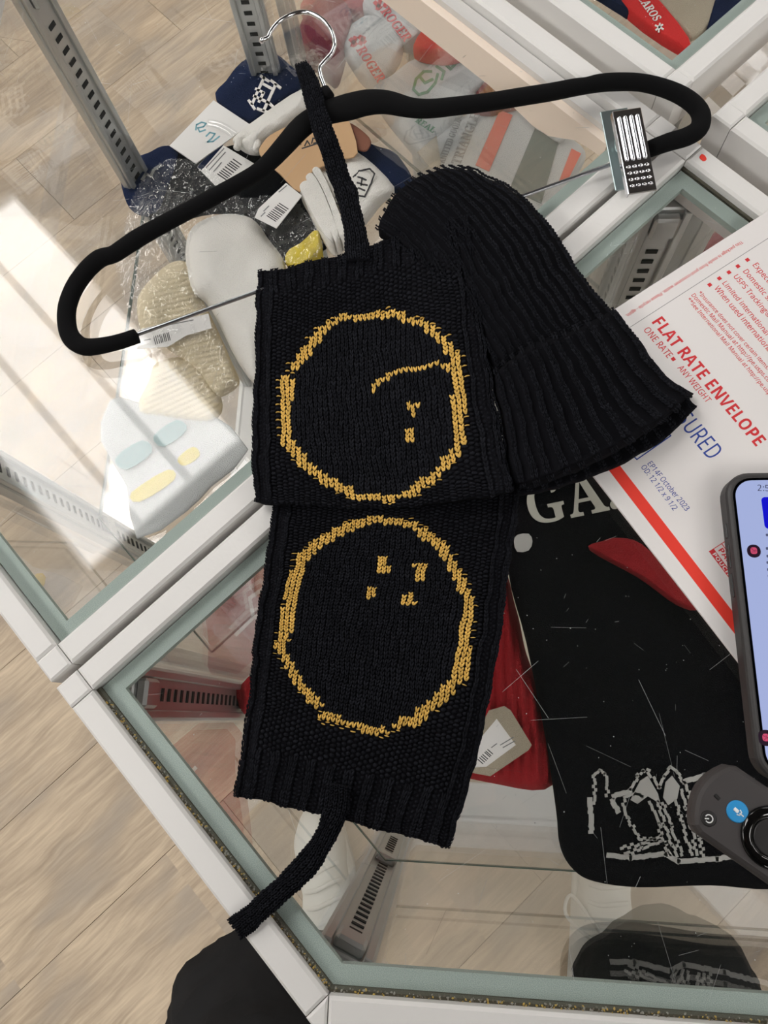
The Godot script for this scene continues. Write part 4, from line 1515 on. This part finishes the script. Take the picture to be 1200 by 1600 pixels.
# thin crumpled plastic sheet
func film(called: String, label: String, outline: Array, y: float, amp: float) -> void:
	var o := thing(called, label, "plastic bag", center_of(outline, y), "clear plastic bags in the left case")
	var p := smooth_loop(pts(outline), 3)
	var lo := p[0]
	var hi := p[0]
	for q in p:
		lo = lo.min(q)
		hi = hi.max(q)
	var step := 3.2
	var nx := int((hi.x - lo.x) / step) + 1
	var ny := int((hi.y - lo.y) / step) + 1
	var v := PackedVector3Array()
	var idx := PackedInt32Array()
	var inn := PackedInt32Array()
	var nz := FastNoiseLite.new()
	nz.seed = 77
	nz.noise_type = FastNoiseLite.TYPE_CELLULAR
	nz.cellular_return_type = FastNoiseLite.RETURN_DISTANCE2_SUB
	nz.frequency = 0.055
	for j in ny:
		for i in nx:
			var q := lo + Vector2(i, j) * step
			inn.append(1 if Geometry2D.is_point_in_polygon(q, p) else 0)
			var h := nz.get_noise_2d(q.x + 9.0 * noise.get_noise_2d(q.x * 3.0, q.y * 3.0), q.y) * 0.5 + 0.35 * noise.get_noise_2d(q.x * 9.0, q.y * 5.0)
			v.append(at2(q, y + amp * h))
	for j in ny - 1:
		for i in nx - 1:
			var a := j * nx + i
			if inn[a] + inn[a + 1] + inn[a + nx] + inn[a + nx + 1] == 4:
				idx.append_array([a, a + 1, a + nx, a + 1, a + nx + 1, a + nx])
	commit("film", v, idx, M.plastic_film, o, true, PackedVector2Array(), false)

func build_stock_far() -> void:
	# the case beyond the left one, seen through both clear sides
	var s := SHELF - 0.0545
	room = Rect2(0.404, -2.0, 4.0, 4.0)
	var o: Node3D
	o = soft("burgundy_hat", "burgundy cap inside the far case behind the hanger hook", "cap", [468, 70, 480, 30, 505, 8, 540, 12, 552, 40, 540, 80, 526, 124, 510, 118, 486, 96], s, 0.03, M.wine, 0.12, 16.0)
	o = soft("red_hat", "dusky red cap cut by the photo's top edge", "cap", [470, 20, 490, -6, 540, -16, 575, 4, 560, 26, 520, 16], s + 0.0, 0.02, M.red, 0.12, 16.0)
	o = soft("lettered_sock", "white sock with red lettering column near the hanger hook", "sock", [527, 62, 552, 44, 578, 31, 612, 44, 630, 76, 612, 112, 590, 137, 566, 126, 545, 96], s + 0.002, 0.022, M.grey_cloth, 0.06, 16.0, 4, "lettered white socks")
	lettering("red_lettering", "ROGER", Vector2(556, 78), Vector2(590, 130), s + 0.0245, M.gothic_red, o, 1.0, 0.0006, true, true)
	strokes("clover", [[548, 62, 556, 70], [555, 59, 551, 72], [562, 58, 570, 66], [568, 59, 563, 69]], 6.5, s + 0.0243, 0.0006, M.gothic_red, o)
	o = soft("lettered_sock", "white sock with red lettering at the photo's top edge", "sock", [566, 12, 590, -12, 660, -22, 694, 8, 672, 42, 646, 74, 620, 66, 584, 32], s + 0.002, 0.022, M.grey_cloth, 0.06, 16.0, 4, "lettered white socks")
	lettering("red_lettering", "ROGER", Vector2(594, 18), Vector2(632, 66), s + 0.0245, M.gothic_red, o, 1.0, 0.0006, true, true)
	strokes("clover", [[586, 4, 594, 12], [594, 1, 590, 14], [601, 0, 609, 8], [606, 1, 601, 10], [628, -2, 636, 6, 648, 2]], 6.0, s + 0.0243, 0.0006, M.gothic_red, o)
	o = soft("lettered_sock", "white sock with green old-style lettering above the hat", "sock", [582, 152, 612, 122, 650, 96, 700, 92, 752, 112, 768, 124, 742, 152, 692, 214, 660, 244, 640, 232], s + 0.002, 0.018, M.grey_cloth, 0.05, 16.0, 4, "lettered white socks")
	strokes("green_lettering", [[674, 112, 662, 112, 650, 124, 646, 140, 654, 148, 668, 144, 680, 130, 684, 116], [656, 120, 664, 130, 676, 124], [682, 104, 694, 112, 690, 124], [690, 96, 704, 108, 712, 100, 706, 94]], 4.0, s + 0.0204, 0.0006, M.green_ink, o)
	lettering("green_lettering", "REAL", Vector2(648, 190), Vector2(676, 208), s + 0.0204, M.green_ink, o, 1.0, 0.0006, true, true)
	o = soft("red_hat", "bright red cap lying on white lettered socks", "cap", [646, 82, 662, 50, 688, 36, 722, 54, 738, 72, 728, 86, 690, 93], s + 0.022, 0.02, M.red_bright, 0.15, 14.0)
	o = soft("red_hat", "dull red cap half hidden behind the hanger's right arm", "cap", [738, 170, 755, 140, 788, 112, 818, 134, 806, 168, 766, 186], s + 0.004, 0.026, M.wine, 0.15, 14.0)
	# striped sock
	o = soft("striped_sock", "white ribbed sock with orange and grey bands left of the metal clip", "sock", [652, 240, 690, 200, 760, 168, 812, 172, 872, 204, 914, 236, 902, 276, 872, 330, 800, 330, 730, 300, 690, 282], s + 0.002, 0.02, M.grey_cloth, 0.0, 16.0, 4, "lettered white socks", 0.0008, Vector2(-0.45, 0.9), 230.0)
	pillow("orange_band", [781, 172, 801, 180, 764, 268, 743, 258], s + 0.0229, 0.0008, M.orange_stripe, o, 0.0, 1.0, 1)
	pillow("grey_band", [836, 200, 873, 220, 846, 318, 796, 296], s + 0.0229, 0.0008, M.dark_stripe, o, 0.0, 1.0, 1)
	pillow("orange_band", [893, 232, 908, 240, 890, 276, 873, 284], s + 0.0229, 0.0008, M.orange_stripe, o, 0.0, 1.0, 1)
	lettering("grey_lettering", "KNITTED GOODS", Vector2(694, 256), Vector2(722, 186), s + 0.0229, M.ink_grey, o, 1.4, 0.0006, true, true)
	lettering("grey_lettering", "TRIANGLE", Vector2(719, 258), Vector2(750, 180), s + 0.0229, M.ink_grey, o, 1.1, 0.0006, true, true)
	o = soft("cardboard_tag", "beige cardboard tag beside the grey lettered sock", "tag", [652, 238, 682, 212, 690, 262, 672, 262], s + 0.024, 0.001, M.beige_cloth, 0.0, 1.0, 1)
	o = soft("logo_sock", "pale sock with looped grey logo below the hanger's right arm", "sock", [826, 174, 846, 168, 872, 182, 890, 202, 876, 222, 850, 206, 834, 196], s + 0.024, 0.006, M.grey_cloth, 0.0, 16.0, 3)
	strokes("looped_logo", [[842, 200, 848, 186, 856, 183, 862, 188, 858, 198, 850, 200], [852, 186, 850, 204]], 2.2, s + 0.0303, 0.0004, M.ink_grey, o)
	# things near the far case's own corner
	o = soft("lettered_cloth", "red cloth with white lettering inside upper right case", "cloth", [962, -20, 1008, -14, 1077, 68, 1062, 80, 982, 24], s, 0.014, M.red_bright, 0.05, 14.0, 3)
	lettering("white_lettering", "CAROS", Vector2(996, -2), Vector2(1022, 34), s + 0.0142, M.print_white, o, 1.2, 0.0006, true, true)
	strokes("star_mark", [[1024, 40, 1036, 46], [1031, 37, 1029, 50], [1025, 47, 1035, 39]], 2.6, s + 0.0142, 0.0006, M.print_white, o)
	o = soft("navy_cloth", "navy cloth left of the red lettered cloth", "cloth", [920, -16, 962, -22, 982, 22, 972, 18, 940, -2], s, 0.012, M.navy, 0.1, 14.0, 3)
	o = soft("beige_cloth", "beige folded cloth behind the red lettered cloth", "cloth", [1012, -16, 1060, -24, 1128, -18, 1112, 34, 1082, 62, 1066, 48], s, 0.01, M.beige_cloth, 0.12, 10.0, 3)
	o = soft("navy_cloth", "slate navy cloth at the photo's upper right corner", "cloth", [1126, -16, 1180, -30, 1170, 0, 1130, 32, 1104, 50], s, 0.012, M.navy, 0.1, 14.0, 3)
	# checked cloth seen through the side of the same case
	o = thing("checked_cloth", "brown and white checked cloth behind the side glass, right of hanger", "cloth", at(1150, 115, s))
	pillow("backing", [1086, 170, 1208, 48, 1260, 92, 1132, 214], s, 0.004, M.check_dark, o, 0.0, 1.0, 1)
	for i in 7:
		for k in 4:
			if (i + k) % 2 == 1: continue
			var e1 := Vector2(1208 - 1086, 48 - 170) / 6.4
			var e2 := Vector2(46, 44) / 2.4
			var b := Vector2(1088, 170) + e1 * i + e2 * k
			pillow("check_square", [b.x, b.y, b.x + e1.x, b.y + e1.y, b.x + e1.x + e2.x, b.y + e1.y + e2.y, b.x + e2.x, b.y + e2.y], s + 0.0038, 0.0006, M.check_light if i < 5 else M.check_green, o, 0.0, 1.0, 1)
	s = SHELF + 0.0005
	room = Rect2()
	# the case at the right edge
	o = soft("red_box", "dull red folded cloth deep inside the right-hand case", "cloth", [1075, 385, 1090, 362, 1112, 366, 1140, 400, 1120, 420], s, 0.03, M.wine, 0.05, 14.0)

func build_stock_near() -> void:
	room = Rect2(-0.1305, -0.1445, 2.0, 2.0)
	var s := SHELF + 0.0005
	var o: Node3D
	o = soft("red_beanie", "red ribbed beanie with white scroll print under the knitted scarf", "hat", [360, 1080, 372, 1058, 420, 985, 520, 905, 640, 862, 770, 866, 806, 950, 822, 1020, 850, 1100, 864, 1226, 760, 1222, 640, 1190, 520, 1160, 440, 1135, 385, 1124], s, 0.024, M.red, 0.05, 10.0, 5, "", 0.005, Vector2(0.734, 0.675), 105.0)
	strokes("scroll_print", [[440, 1075, 470, 1050, 480, 1010, 455, 995, 440, 1015, 452, 1030], [470, 1050, 500, 1060, 520, 1035, 505, 1015], [540, 1000, 560, 960, 590, 955, 600, 980, 580, 995]], 6.0, s + 0.0292, 0.0006, M.print_white, o)
	o = soft("price_tag", "beige price tag with barcode sticker right of the scarf's lower end", "tag", [724, 1205, 738, 1160, 764, 1110, 788, 1103, 798, 1110, 831, 1164, 826, 1172, 766, 1213], s + 0.034, 0.0008, M.beige_cloth, 0.0, 1.0, 1)
	pillow("sticker", [728, 1200, 745, 1160, 776, 1123, 806, 1164, 760, 1198], s + 0.0346, 0.0003, M.tag, o, 0.0, 1.0, 1)
	barcode(o, Vector2(746, 1187), Vector2(18, -18), Vector2(8, 7), s + 0.0348, 7)
	strokes("tag_text", [[768, 1168, 776, 1162], [782, 1164, 802, 1152], [786, 1168, 804, 1158]], 1.6, s + 0.0348, 0.0002, M.ink_grey, o)
	# large black knit piece
	o = soft("black_beanie", "black knit piece with grey angular woven pattern under the smartphone and envelope", "hat", [798, 780, 850, 752, 930, 742, 1030, 790, 1150, 960, 1250, 1120, 1262, 1250, 1256, 1376, 1200, 1390, 1110, 1384, 1000, 1387, 930, 1378, 897, 1360, 876, 1325, 870, 1270, 852, 1150, 822, 1000, 794, 890], s + 0.012, 0.026, M.black_cloth, 0.04, 10.0)
	var y := s + 0.0385
	strokes("woven_pattern", [[950, 1336, 985, 1340, 1040, 1334, 1060, 1346, 1120, 1342, 1190, 1332], [958, 1244, 985, 1236], [1068, 1222, 1100, 1212, 1140, 1206], [922, 1248, 924, 1300], [956, 1250, 966, 1268]], 8.0, y, 0.0008, M.white_yarn, o, 1.0)
	strokes("woven_pattern", [[985, 1234, 996, 1212, 1004, 1202, 1014, 1206, 1030, 1232, 1036, 1212, 1046, 1199, 1056, 1206, 1070, 1224], [928, 1256, 929, 1212, 936, 1204, 945, 1208, 949, 1244], [976, 1248, 992, 1240, 1004, 1244], [1072, 1226, 1080, 1252, 1088, 1282, 1094, 1310, 1098, 1338], [1064, 1234, 1072, 1262, 1080, 1292, 1088, 1336],
		[1056, 1250, 1066, 1286, 1080, 1336], [1016, 1252, 1028, 1286, 1038, 1318, 1048, 1336], [1026, 1252, 1038, 1288, 1050, 1320, 1058, 1338], [1036, 1254, 1048, 1290, 1066, 1336], [970, 1326, 1000, 1318, 1034, 1306], [976, 1334, 1004, 1326, 1034, 1316], [974, 1250, 980, 1278, 1000, 1310, 1024, 1312]], 4.4, y, 0.0008, M.white_yarn, o, 2.4)
	pillow("woven_block", [985, 1250, 1000, 1220, 1012, 1212, 1028, 1240, 1032, 1256, 1012, 1244, 996, 1256], y - 0.0002, 0.001, M.white_yarn, o, 0.0, 1.0, 1)
	pillow("woven_block", [1036, 1246, 1040, 1222, 1050, 1212, 1062, 1228, 1058, 1248, 1044, 1258], y - 0.0002, 0.001, M.white_yarn, o, 0.0, 1.0, 1)
	lettering("pale_lettering", "GA.", Vector2(832, 822), Vector2(968, 794), y, M.print_grey, o, 1.05, 0.0008, true, true)
	pillow("woven_patch", [803, 846, 808, 836, 826, 834, 832, 846, 826, 860, 808, 862], y - 0.0002, 0.001, M.white_yarn, o, 0.0, 1.0, 2)
	o = soft("red_knit", "dark red knit edge beside the envelope's lower edge", "knitwear", [922, 858, 940, 846, 962, 841, 1000, 850, 1052, 900, 1090, 950, 1060, 945, 1000, 902], s + 0.040, 0.012, M.red, 0.1, 20.0)

# ---------------------------------------------------------------- the person leaning over the case
# smooth union of tapered capsules meshed as surface nets
func nets(bones: Array, cell: float, k: float) -> Array:
	var lo := Vector3.INF
	var hi := -Vector3.INF
	for b in bones:
		var r: float = maxf(b[2], b[3]) + cell * 3.0
		lo = lo.min(b[0] - Vector3.ONE * r).min(b[1] - Vector3.ONE * r)
		hi = hi.max(b[0] + Vector3.ONE * r).max(b[1] + Vector3.ONE * r)
	var nx := int((hi.x - lo.x) / cell) + 2
	var ny := int((hi.y - lo.y) / cell) + 2
	var nz := int((hi.z - lo.z) / cell) + 2
	var f := PackedFloat32Array()
	f.resize(nx * ny * nz)
	f.fill(1.0)
	for b in bones:
		var a: Vector3 = b[0]
		var e: Vector3 = b[1]
		var ra: float = b[2]
		var rb: float = b[3]
		var m: float = maxf(ra, rb) + k + cell * 2.0
		var p0: Vector3 = (a.min(e) - Vector3.ONE * m - lo) / cell
		var p1: Vector3 = (a.max(e) + Vector3.ONE * m - lo) / cell
		var ab := e - a
		var ll := maxf(ab.length_squared(), 1e-9)
		for z in range(maxi(int(p0.z), 0), mini(int(p1.z) + 1, nz)):
			for y in range(maxi(int(p0.y), 0), mini(int(p1.y) + 1, ny)):
				for x in range(maxi(int(p0.x), 0), mini(int(p1.x) + 1, nx)):
					var p := lo + Vector3(x, y, z) * cell
					var t := clampf((p - a).dot(ab) / ll, 0.0, 1.0)
					var d := (p - a - ab * t).length() - lerpf(ra, rb, t)
					var i := (z * ny + y) * nx + x
					var h := maxf(k - absf(f[i] - d), 0.0) / k
					f[i] = minf(f[i], d) - h * h * k * 0.25
	var v := PackedVector3Array()
	var idx := PackedInt32Array()
	var cellv := {}
	var corner := [0, 1, nx, nx + 1, nx * ny, nx * ny + 1, nx * ny + nx, nx * ny + nx + 1]
	var cv := [Vector3(0, 0, 0), Vector3(1, 0, 0), Vector3(0, 1, 0), Vector3(1, 1, 0), Vector3(0, 0, 1), Vector3(1, 0, 1), Vector3(0, 1, 1), Vector3(1, 1, 1)]
	var edges := [[0, 1], [0, 2], [0, 4], [1, 3], [1, 5], [2, 3], [2, 6], [3, 7], [4, 5], [4, 6], [5, 7], [6, 7]]
	for z in nz - 1:
		for y in ny - 1:
			for x in nx - 1:
				var i := (z * ny + y) * nx + x
				if absf(f[i]) > cell * 2.5: continue
				var neg := 0
				for c in 8:
					if f[i + corner[c]] < 0.0: neg += 1
				if neg == 0 or neg == 8: continue
				var s := Vector3.ZERO
				var n := 0
				for e in edges:
					var fa := f[i + corner[e[0]]]
					var fb := f[i + corner[e[1]]]
					if (fa < 0.0) != (fb < 0.0):
						s += (cv[e[0]] as Vector3).lerp(cv[e[1]], fa / (fa - fb))
						n += 1
				cellv[i] = v.size()
				v.append(lo + (Vector3(x, y, z) + s / n) * cell)
	var st := [1, nx, nx * ny]
	for i in cellv:
		for ax in 3:
			var s1: int = st[(ax + 1) % 3]
			var s2: int = st[(ax + 2) % 3]
			var fa := f[i]
			var fb: float = f[i + st[ax]]
			if (fa < 0.0) == (fb < 0.0): continue
			if not (cellv.has(i - s1) and cellv.has(i - s2) and cellv.has(i - s1 - s2)): continue
			var q := [cellv[i], cellv[i - s1], cellv[i - s1 - s2], cellv[i - s2]]
			if fa < 0.0: idx.append_array([q[0], q[2], q[1], q[0], q[3], q[2]])
			else: idx.append_array([q[0], q[1], q[2], q[0], q[2], q[3]])
	return [v, idx]

func build_person() -> void:
	room = Rect2()
	var fw := Vector3(0.665, 0, -0.747)
	var rt := Vector3(0.747, 0, 0.665)
	var up := Vector3.UP
	var toe := [Vector3(-0.01, 0.0, 0.372), Vector3(-0.336, 0.0, 0.082)]
	var base := Vector3(-0.21, 0, 0.27)
	var o := thing("person", "person in black clothes and white sneakers leaning over the display case", "person", base)
	var hip := Vector3(-0.262, 0.92, 0.328)
	var chest := hip + fw * 0.09 + up * 0.36
	var neck := hip + fw * 0.13 + up * 0.53
	var head := hip + fw * 0.19 + up * 0.68
	var knee := [Vector3(-0.022, 0.50, 0.352), Vector3(-0.352, 0.50, 0.083)]
	var bones := []
	bones.append([hip - up * 0.02, hip + up * 0.12, 0.125, 0.120])
	bones.append([hip + up * 0.12, chest, 0.120, 0.135])
	for s in 2:
		var sg := 1.0 if s == 0 else -1.0
		var ank: Vector3 = toe[s] - fw * 0.09 + up * 0.09
		var hj := hip + rt * sg * 0.085 - up * 0.04
		bones.append([hip + rt * sg * 0.05, hj, 0.10, 0.105])
		bones.append([hj, knee[s], 0.10, 0.078])
		bones.append([knee[s], ank, 0.076, 0.058])
		bones.append([chest + rt * sg * 0.06, chest + rt * sg * 0.15 + up * 0.10, 0.11, 0.072])
	bones.append([chest, neck - up * 0.02, 0.12, 0.07])
	# arms up to the telephone held at the eye point
	var ph := Vector3(-0.039, 1.384, 0.041)
	var cup := Vector3(0.668, 0.26, -0.697)
	var crt := Vector3(0.734, -0.076, 0.675)
	var cfw := Vector3(0.1226, -0.9625, -0.2419)
	var hands := []
	for s in 2:
		var sg := 1.0 if s == 0 else -1.0
		var sh := chest + rt * sg * 0.17 + up * 0.10
		var wr := ph - cup * 0.115 + crt * sg * 0.062 - cfw * 0.02
		var el := (sh + wr) / 2.0 + rt * sg * 0.10 - up * 0.16 - fw * 0.03
		bones.append([sh, el, 0.062, 0.05])
		bones.append([el, wr, 0.05, 0.036])
		hands.append([wr, sg])
	var body := nets(bones, 0.014, 0.03)
	var bv: PackedVector3Array = body[0]
	for i in bv.size():   # folds in the cloth
		var q := bv[i]
		var w := noise.get_noise_3d(q.x * 700.0, q.y * 2200.0 + q.x * 900.0, q.z * 700.0)
		bv[i] += Vector3(q.x - hip.x, 0.0, q.z - hip.z).normalized() * 0.016 * w
	commit("clothing", bv, body[1], M.trouser, o)
	# hands round the lower half of the telephone
	for h in hands:
		var wr: Vector3 = h[0]
		var sg: float = h[1]
		var pm := wr + cup * 0.055 - crt * sg * 0.004 - cfw * 0.004
		var hb := [[wr, wr + cup * 0.02, 0.028, 0.027], [wr + cup * 0.02, pm + cup * 0.02 + crt * sg * 0.012, 0.024, 0.019], [wr + cup * 0.02, pm - crt * sg * 0.010, 0.024, 0.019]]
		var lens := [0.9, 1.0, 0.95, 0.78]
		for k in 4:
			var r0 := wr + cup * (0.085 - 0.017 * k) + crt * sg * 0.010 + cfw * 0.008
			var r1: Vector3 = r0 + (cfw * 0.018 - crt * sg * 0.016) * lens[k]
			var r2: Vector3 = r1 - (crt * sg * 0.020 - cfw * 0.002) * lens[k]
			hb.append([r0, r1, 0.0088, 0.008])
			hb.append([r1, r2, 0.008, 0.0068])
		var t0 := wr + cup * 0.03 - crt * sg * 0.012
		var t1 := t0 + cup * 0.03 - crt * sg * 0.014 - cfw * 0.012
		hb.append([t0, t1, 0.013, 0.0105])
		hb.append([t1, t1 + cup * 0.028 - crt * sg * 0.004, 0.0105, 0.008])
		var hm := nets(hb, 0.004, 0.008)
		commit("hand", hm[0], hm[1], M.skin, o)
	# head
	var hf := (fw * 0.75 - up * 0.66).normalized()     # looking down at the case
	var hu := (up * 0.75 + fw * 0.66).normalized()
	var hd := [[neck - up * 0.03, head - hu * 0.05, 0.056, 0.055], [head + hu * 0.03 - hf * 0.02, head - hf * 0.01, 0.088, 0.082], [head - hu * 0.02 + hf * 0.03, head - hu * 0.08 + hf * 0.045, 0.062, 0.040],
		[head + hu * 0.01 + hf * 0.085, head - hu * 0.03 + hf * 0.10, 0.010, 0.014], [head + rt * 0.03 + hu * 0.025 + hf * 0.078, head - rt * 0.03 + hu * 0.025 + hf * 0.078, 0.012, 0.012],
		[head - hu * 0.062 + hf * 0.083 + rt * 0.02, head - hu * 0.062 + hf * 0.083 - rt * 0.02, 0.008, 0.008]]
	for sg in [-1.0, 1.0]:
		hd.append([head + rt * sg * 0.083 + hu * 0.02, head + rt * sg * 0.083 - hu * 0.02, 0.012, 0.009])
	var hm2 := nets(hd, 0.007, 0.014)
	var hm3 := commit("head", hm2[0], hm2[1], M.skin, o)
	for sg in [-1.0, 1.0]:
		lathe("eye", head + rt * sg * 0.031 + hu * 0.008 + hf * 0.079, [[0.001, -0.011], [0.008, -0.008], [0.011, 0.0], [0.008, 0.008], [0.001, 0.011]], M.button_white, hm3, 12)
	var hr := nets([[head + hu * 0.05 - hf * 0.03, head + hu * 0.03 + hf * 0.01, 0.090, 0.084], [head + hu * 0.02 - hf * 0.045, head - hu * 0.05 - hf * 0.055, 0.082, 0.06]], 0.009, 0.02)
	commit("hair", hr[0], hr[1], M.hair, o)
	# sneakers
	for s in 2:
		var c: Vector3 = toe[s]
		var d := (fw * 0.97 + rt * (0.18 if s == 0 else -0.18)).normalized()
		var sd := d.cross(up)
		var sb := [[c - d * 0.13 + up * 0.045, c - d * 0.03 + up * 0.05, 0.036, 0.038], [c - d * 0.03 + up * 0.045, c + d * 0.09 + up * 0.035, 0.042, 0.036], [c + d * 0.09 + up * 0.035, c + d * 0.12 + up * 0.03, 0.036, 0.028], [c - d * 0.10 + up * 0.06, c - d * 0.085 + up * 0.105, 0.038, 0.044]]
		var sm := nets(sb, 0.009, 0.03)
		var v: PackedVector3Array = sm[0]
		for i in v.size():
			v[i].y = maxf(v[i].y, 0.012)
		var shoe := commit("sneaker", v, sm[1], M.shoe, o)
		var so := PackedVector2Array()
		for q in [[-0.165, 0.02], [-0.15, 0.036], [-0.05, 0.040], [0.05, 0.047], [0.11, 0.040], [0.145, 0.02], [0.145, -0.02], [0.11, -0.040], [0.05, -0.047], [-0.05, -0.040], [-0.15, -0.036], [-0.165, -0.02]]:
			so.append(xz(c + d * q[0] + sd * q[1]))
		prism("sole", so, 0.0, 0.026, 0.004, M.shoe, shoe)
		for k in 5:
			var m := c + d * (-0.045 + 0.024 * k) + up * (0.097 - 0.005 * k)
			tube("lace", smooth_line(PackedVector3Array([m - sd * 0.03 - up * 0.012, m - sd * 0.012, m + sd * 0.012 + d * 0.006, m + sd * 0.03 - up * 0.012 + d * 0.008]), 4), 0.0035, M.shoe, shoe, 8, 0.6)
		for sg in [-1.0, 1.0]:
			var m := c - d * 0.05 + up * 0.1
			tube("lace", smooth_line(PackedVector3Array([m, m + sd * sg * 0.03 + d * 0.01 + up * 0.006, m + sd * sg * 0.062 + d * 0.03 - up * 0.02, m + sd * sg * 0.055 + d * 0.055 - up * 0.035, m + sd * sg * 0.03 + d * 0.035 - up * 0.01, m + d * 0.004]), 5), 0.0028, M.shoe, shoe, 8)
	# the telephone that takes the picture, just behind the eye point
	var cam_phone := thing("camera_phone", "dark smartphone held up to take the photograph", "phone", ph - cfw * 0.012)
	slab("body", rounded_rect(0.074, 0.15, 0.011, 8), [[0.001, 0.0], [0.0, 0.001], [0.0, 0.007], [0.001, 0.008]], M.phone_edge, cam_phone, Transform3D(Basis(crt, -cfw, -cup).orthonormalized(), ph - cfw * 0.010))

# ---------------------------------------------------------------- scene
const LAMP_ENERGY := 0.395

func _ready() -> void:
	var cam := Camera3D.new()
	cam.name = "camera"
	add_child(cam)
	cam.fov = rad_to_deg(2.0 * atan(800.0 / FOCAL))
	cam.near = 0.006
	cam.far = 30.0
	cam.transform = Transform3D(Basis(Vector3(0.73401854, -0.07608566, 0.67485388), Vector3(0.66796682, 0.26031006, -0.69717932), Vector3(-0.1226259, 0.96252254, 0.2418951)).orthonormalized(), Vector3(0, EYE, 0))
	cam.current = true
	var we := WorldEnvironment.new()
	we.name = "environment"
	var env := Environment.new()
	env.background_mode = Environment.BG_COLOR
	env.background_color = Color(0.05, 0.05, 0.05)
	env.tonemap_mode = Environment.TONE_MAPPER_LINEAR
	env.tonemap_exposure = 1.0
	env.sdfgi_enabled = true
	env.ssao_enabled = true
	env.ssil_enabled = true
	we.environment = env
	add_child(we)
	rng.seed = 4711
	noise.seed = 5
	noise.frequency = 0.01
	noise.fractal_octaves = 3
	make_materials()
	ceiling_light(-0.175, -1.56, "ceiling light mirrored in the left display case's glass")
	for e in [[-1.75, -1.56, "left of the mirrored one"], [2.9, -1.56, "right of the mirrored one"], [-1.75, 0.25, "beside the person, on the left"], [2.9, 0.25, "beside the person, on the right"], [-1.75, 1.95, "behind the person, far left"], [-0.175, 1.95, "behind the person, left of centre"],
			[1.3, 1.95, "behind the person, right of centre"], [2.9, 1.95, "behind the person, far right"], [-1.75, -3.3, "by the back wall, left"], [-0.175, -3.3, "by the back wall, middle"], [1.3, -3.3, "by the back wall, right"]]:
		ceiling_light(e[0], e[1], "ceiling light " + e[2])
	build_room()
	build_cases()
	build_scarf()
	build_hat()
	build_hanger()
	build_envelope()
	build_phone()
	build_remote()
	build_stock_left()
	build_stock_far()
	build_stock_near()
	build_person()
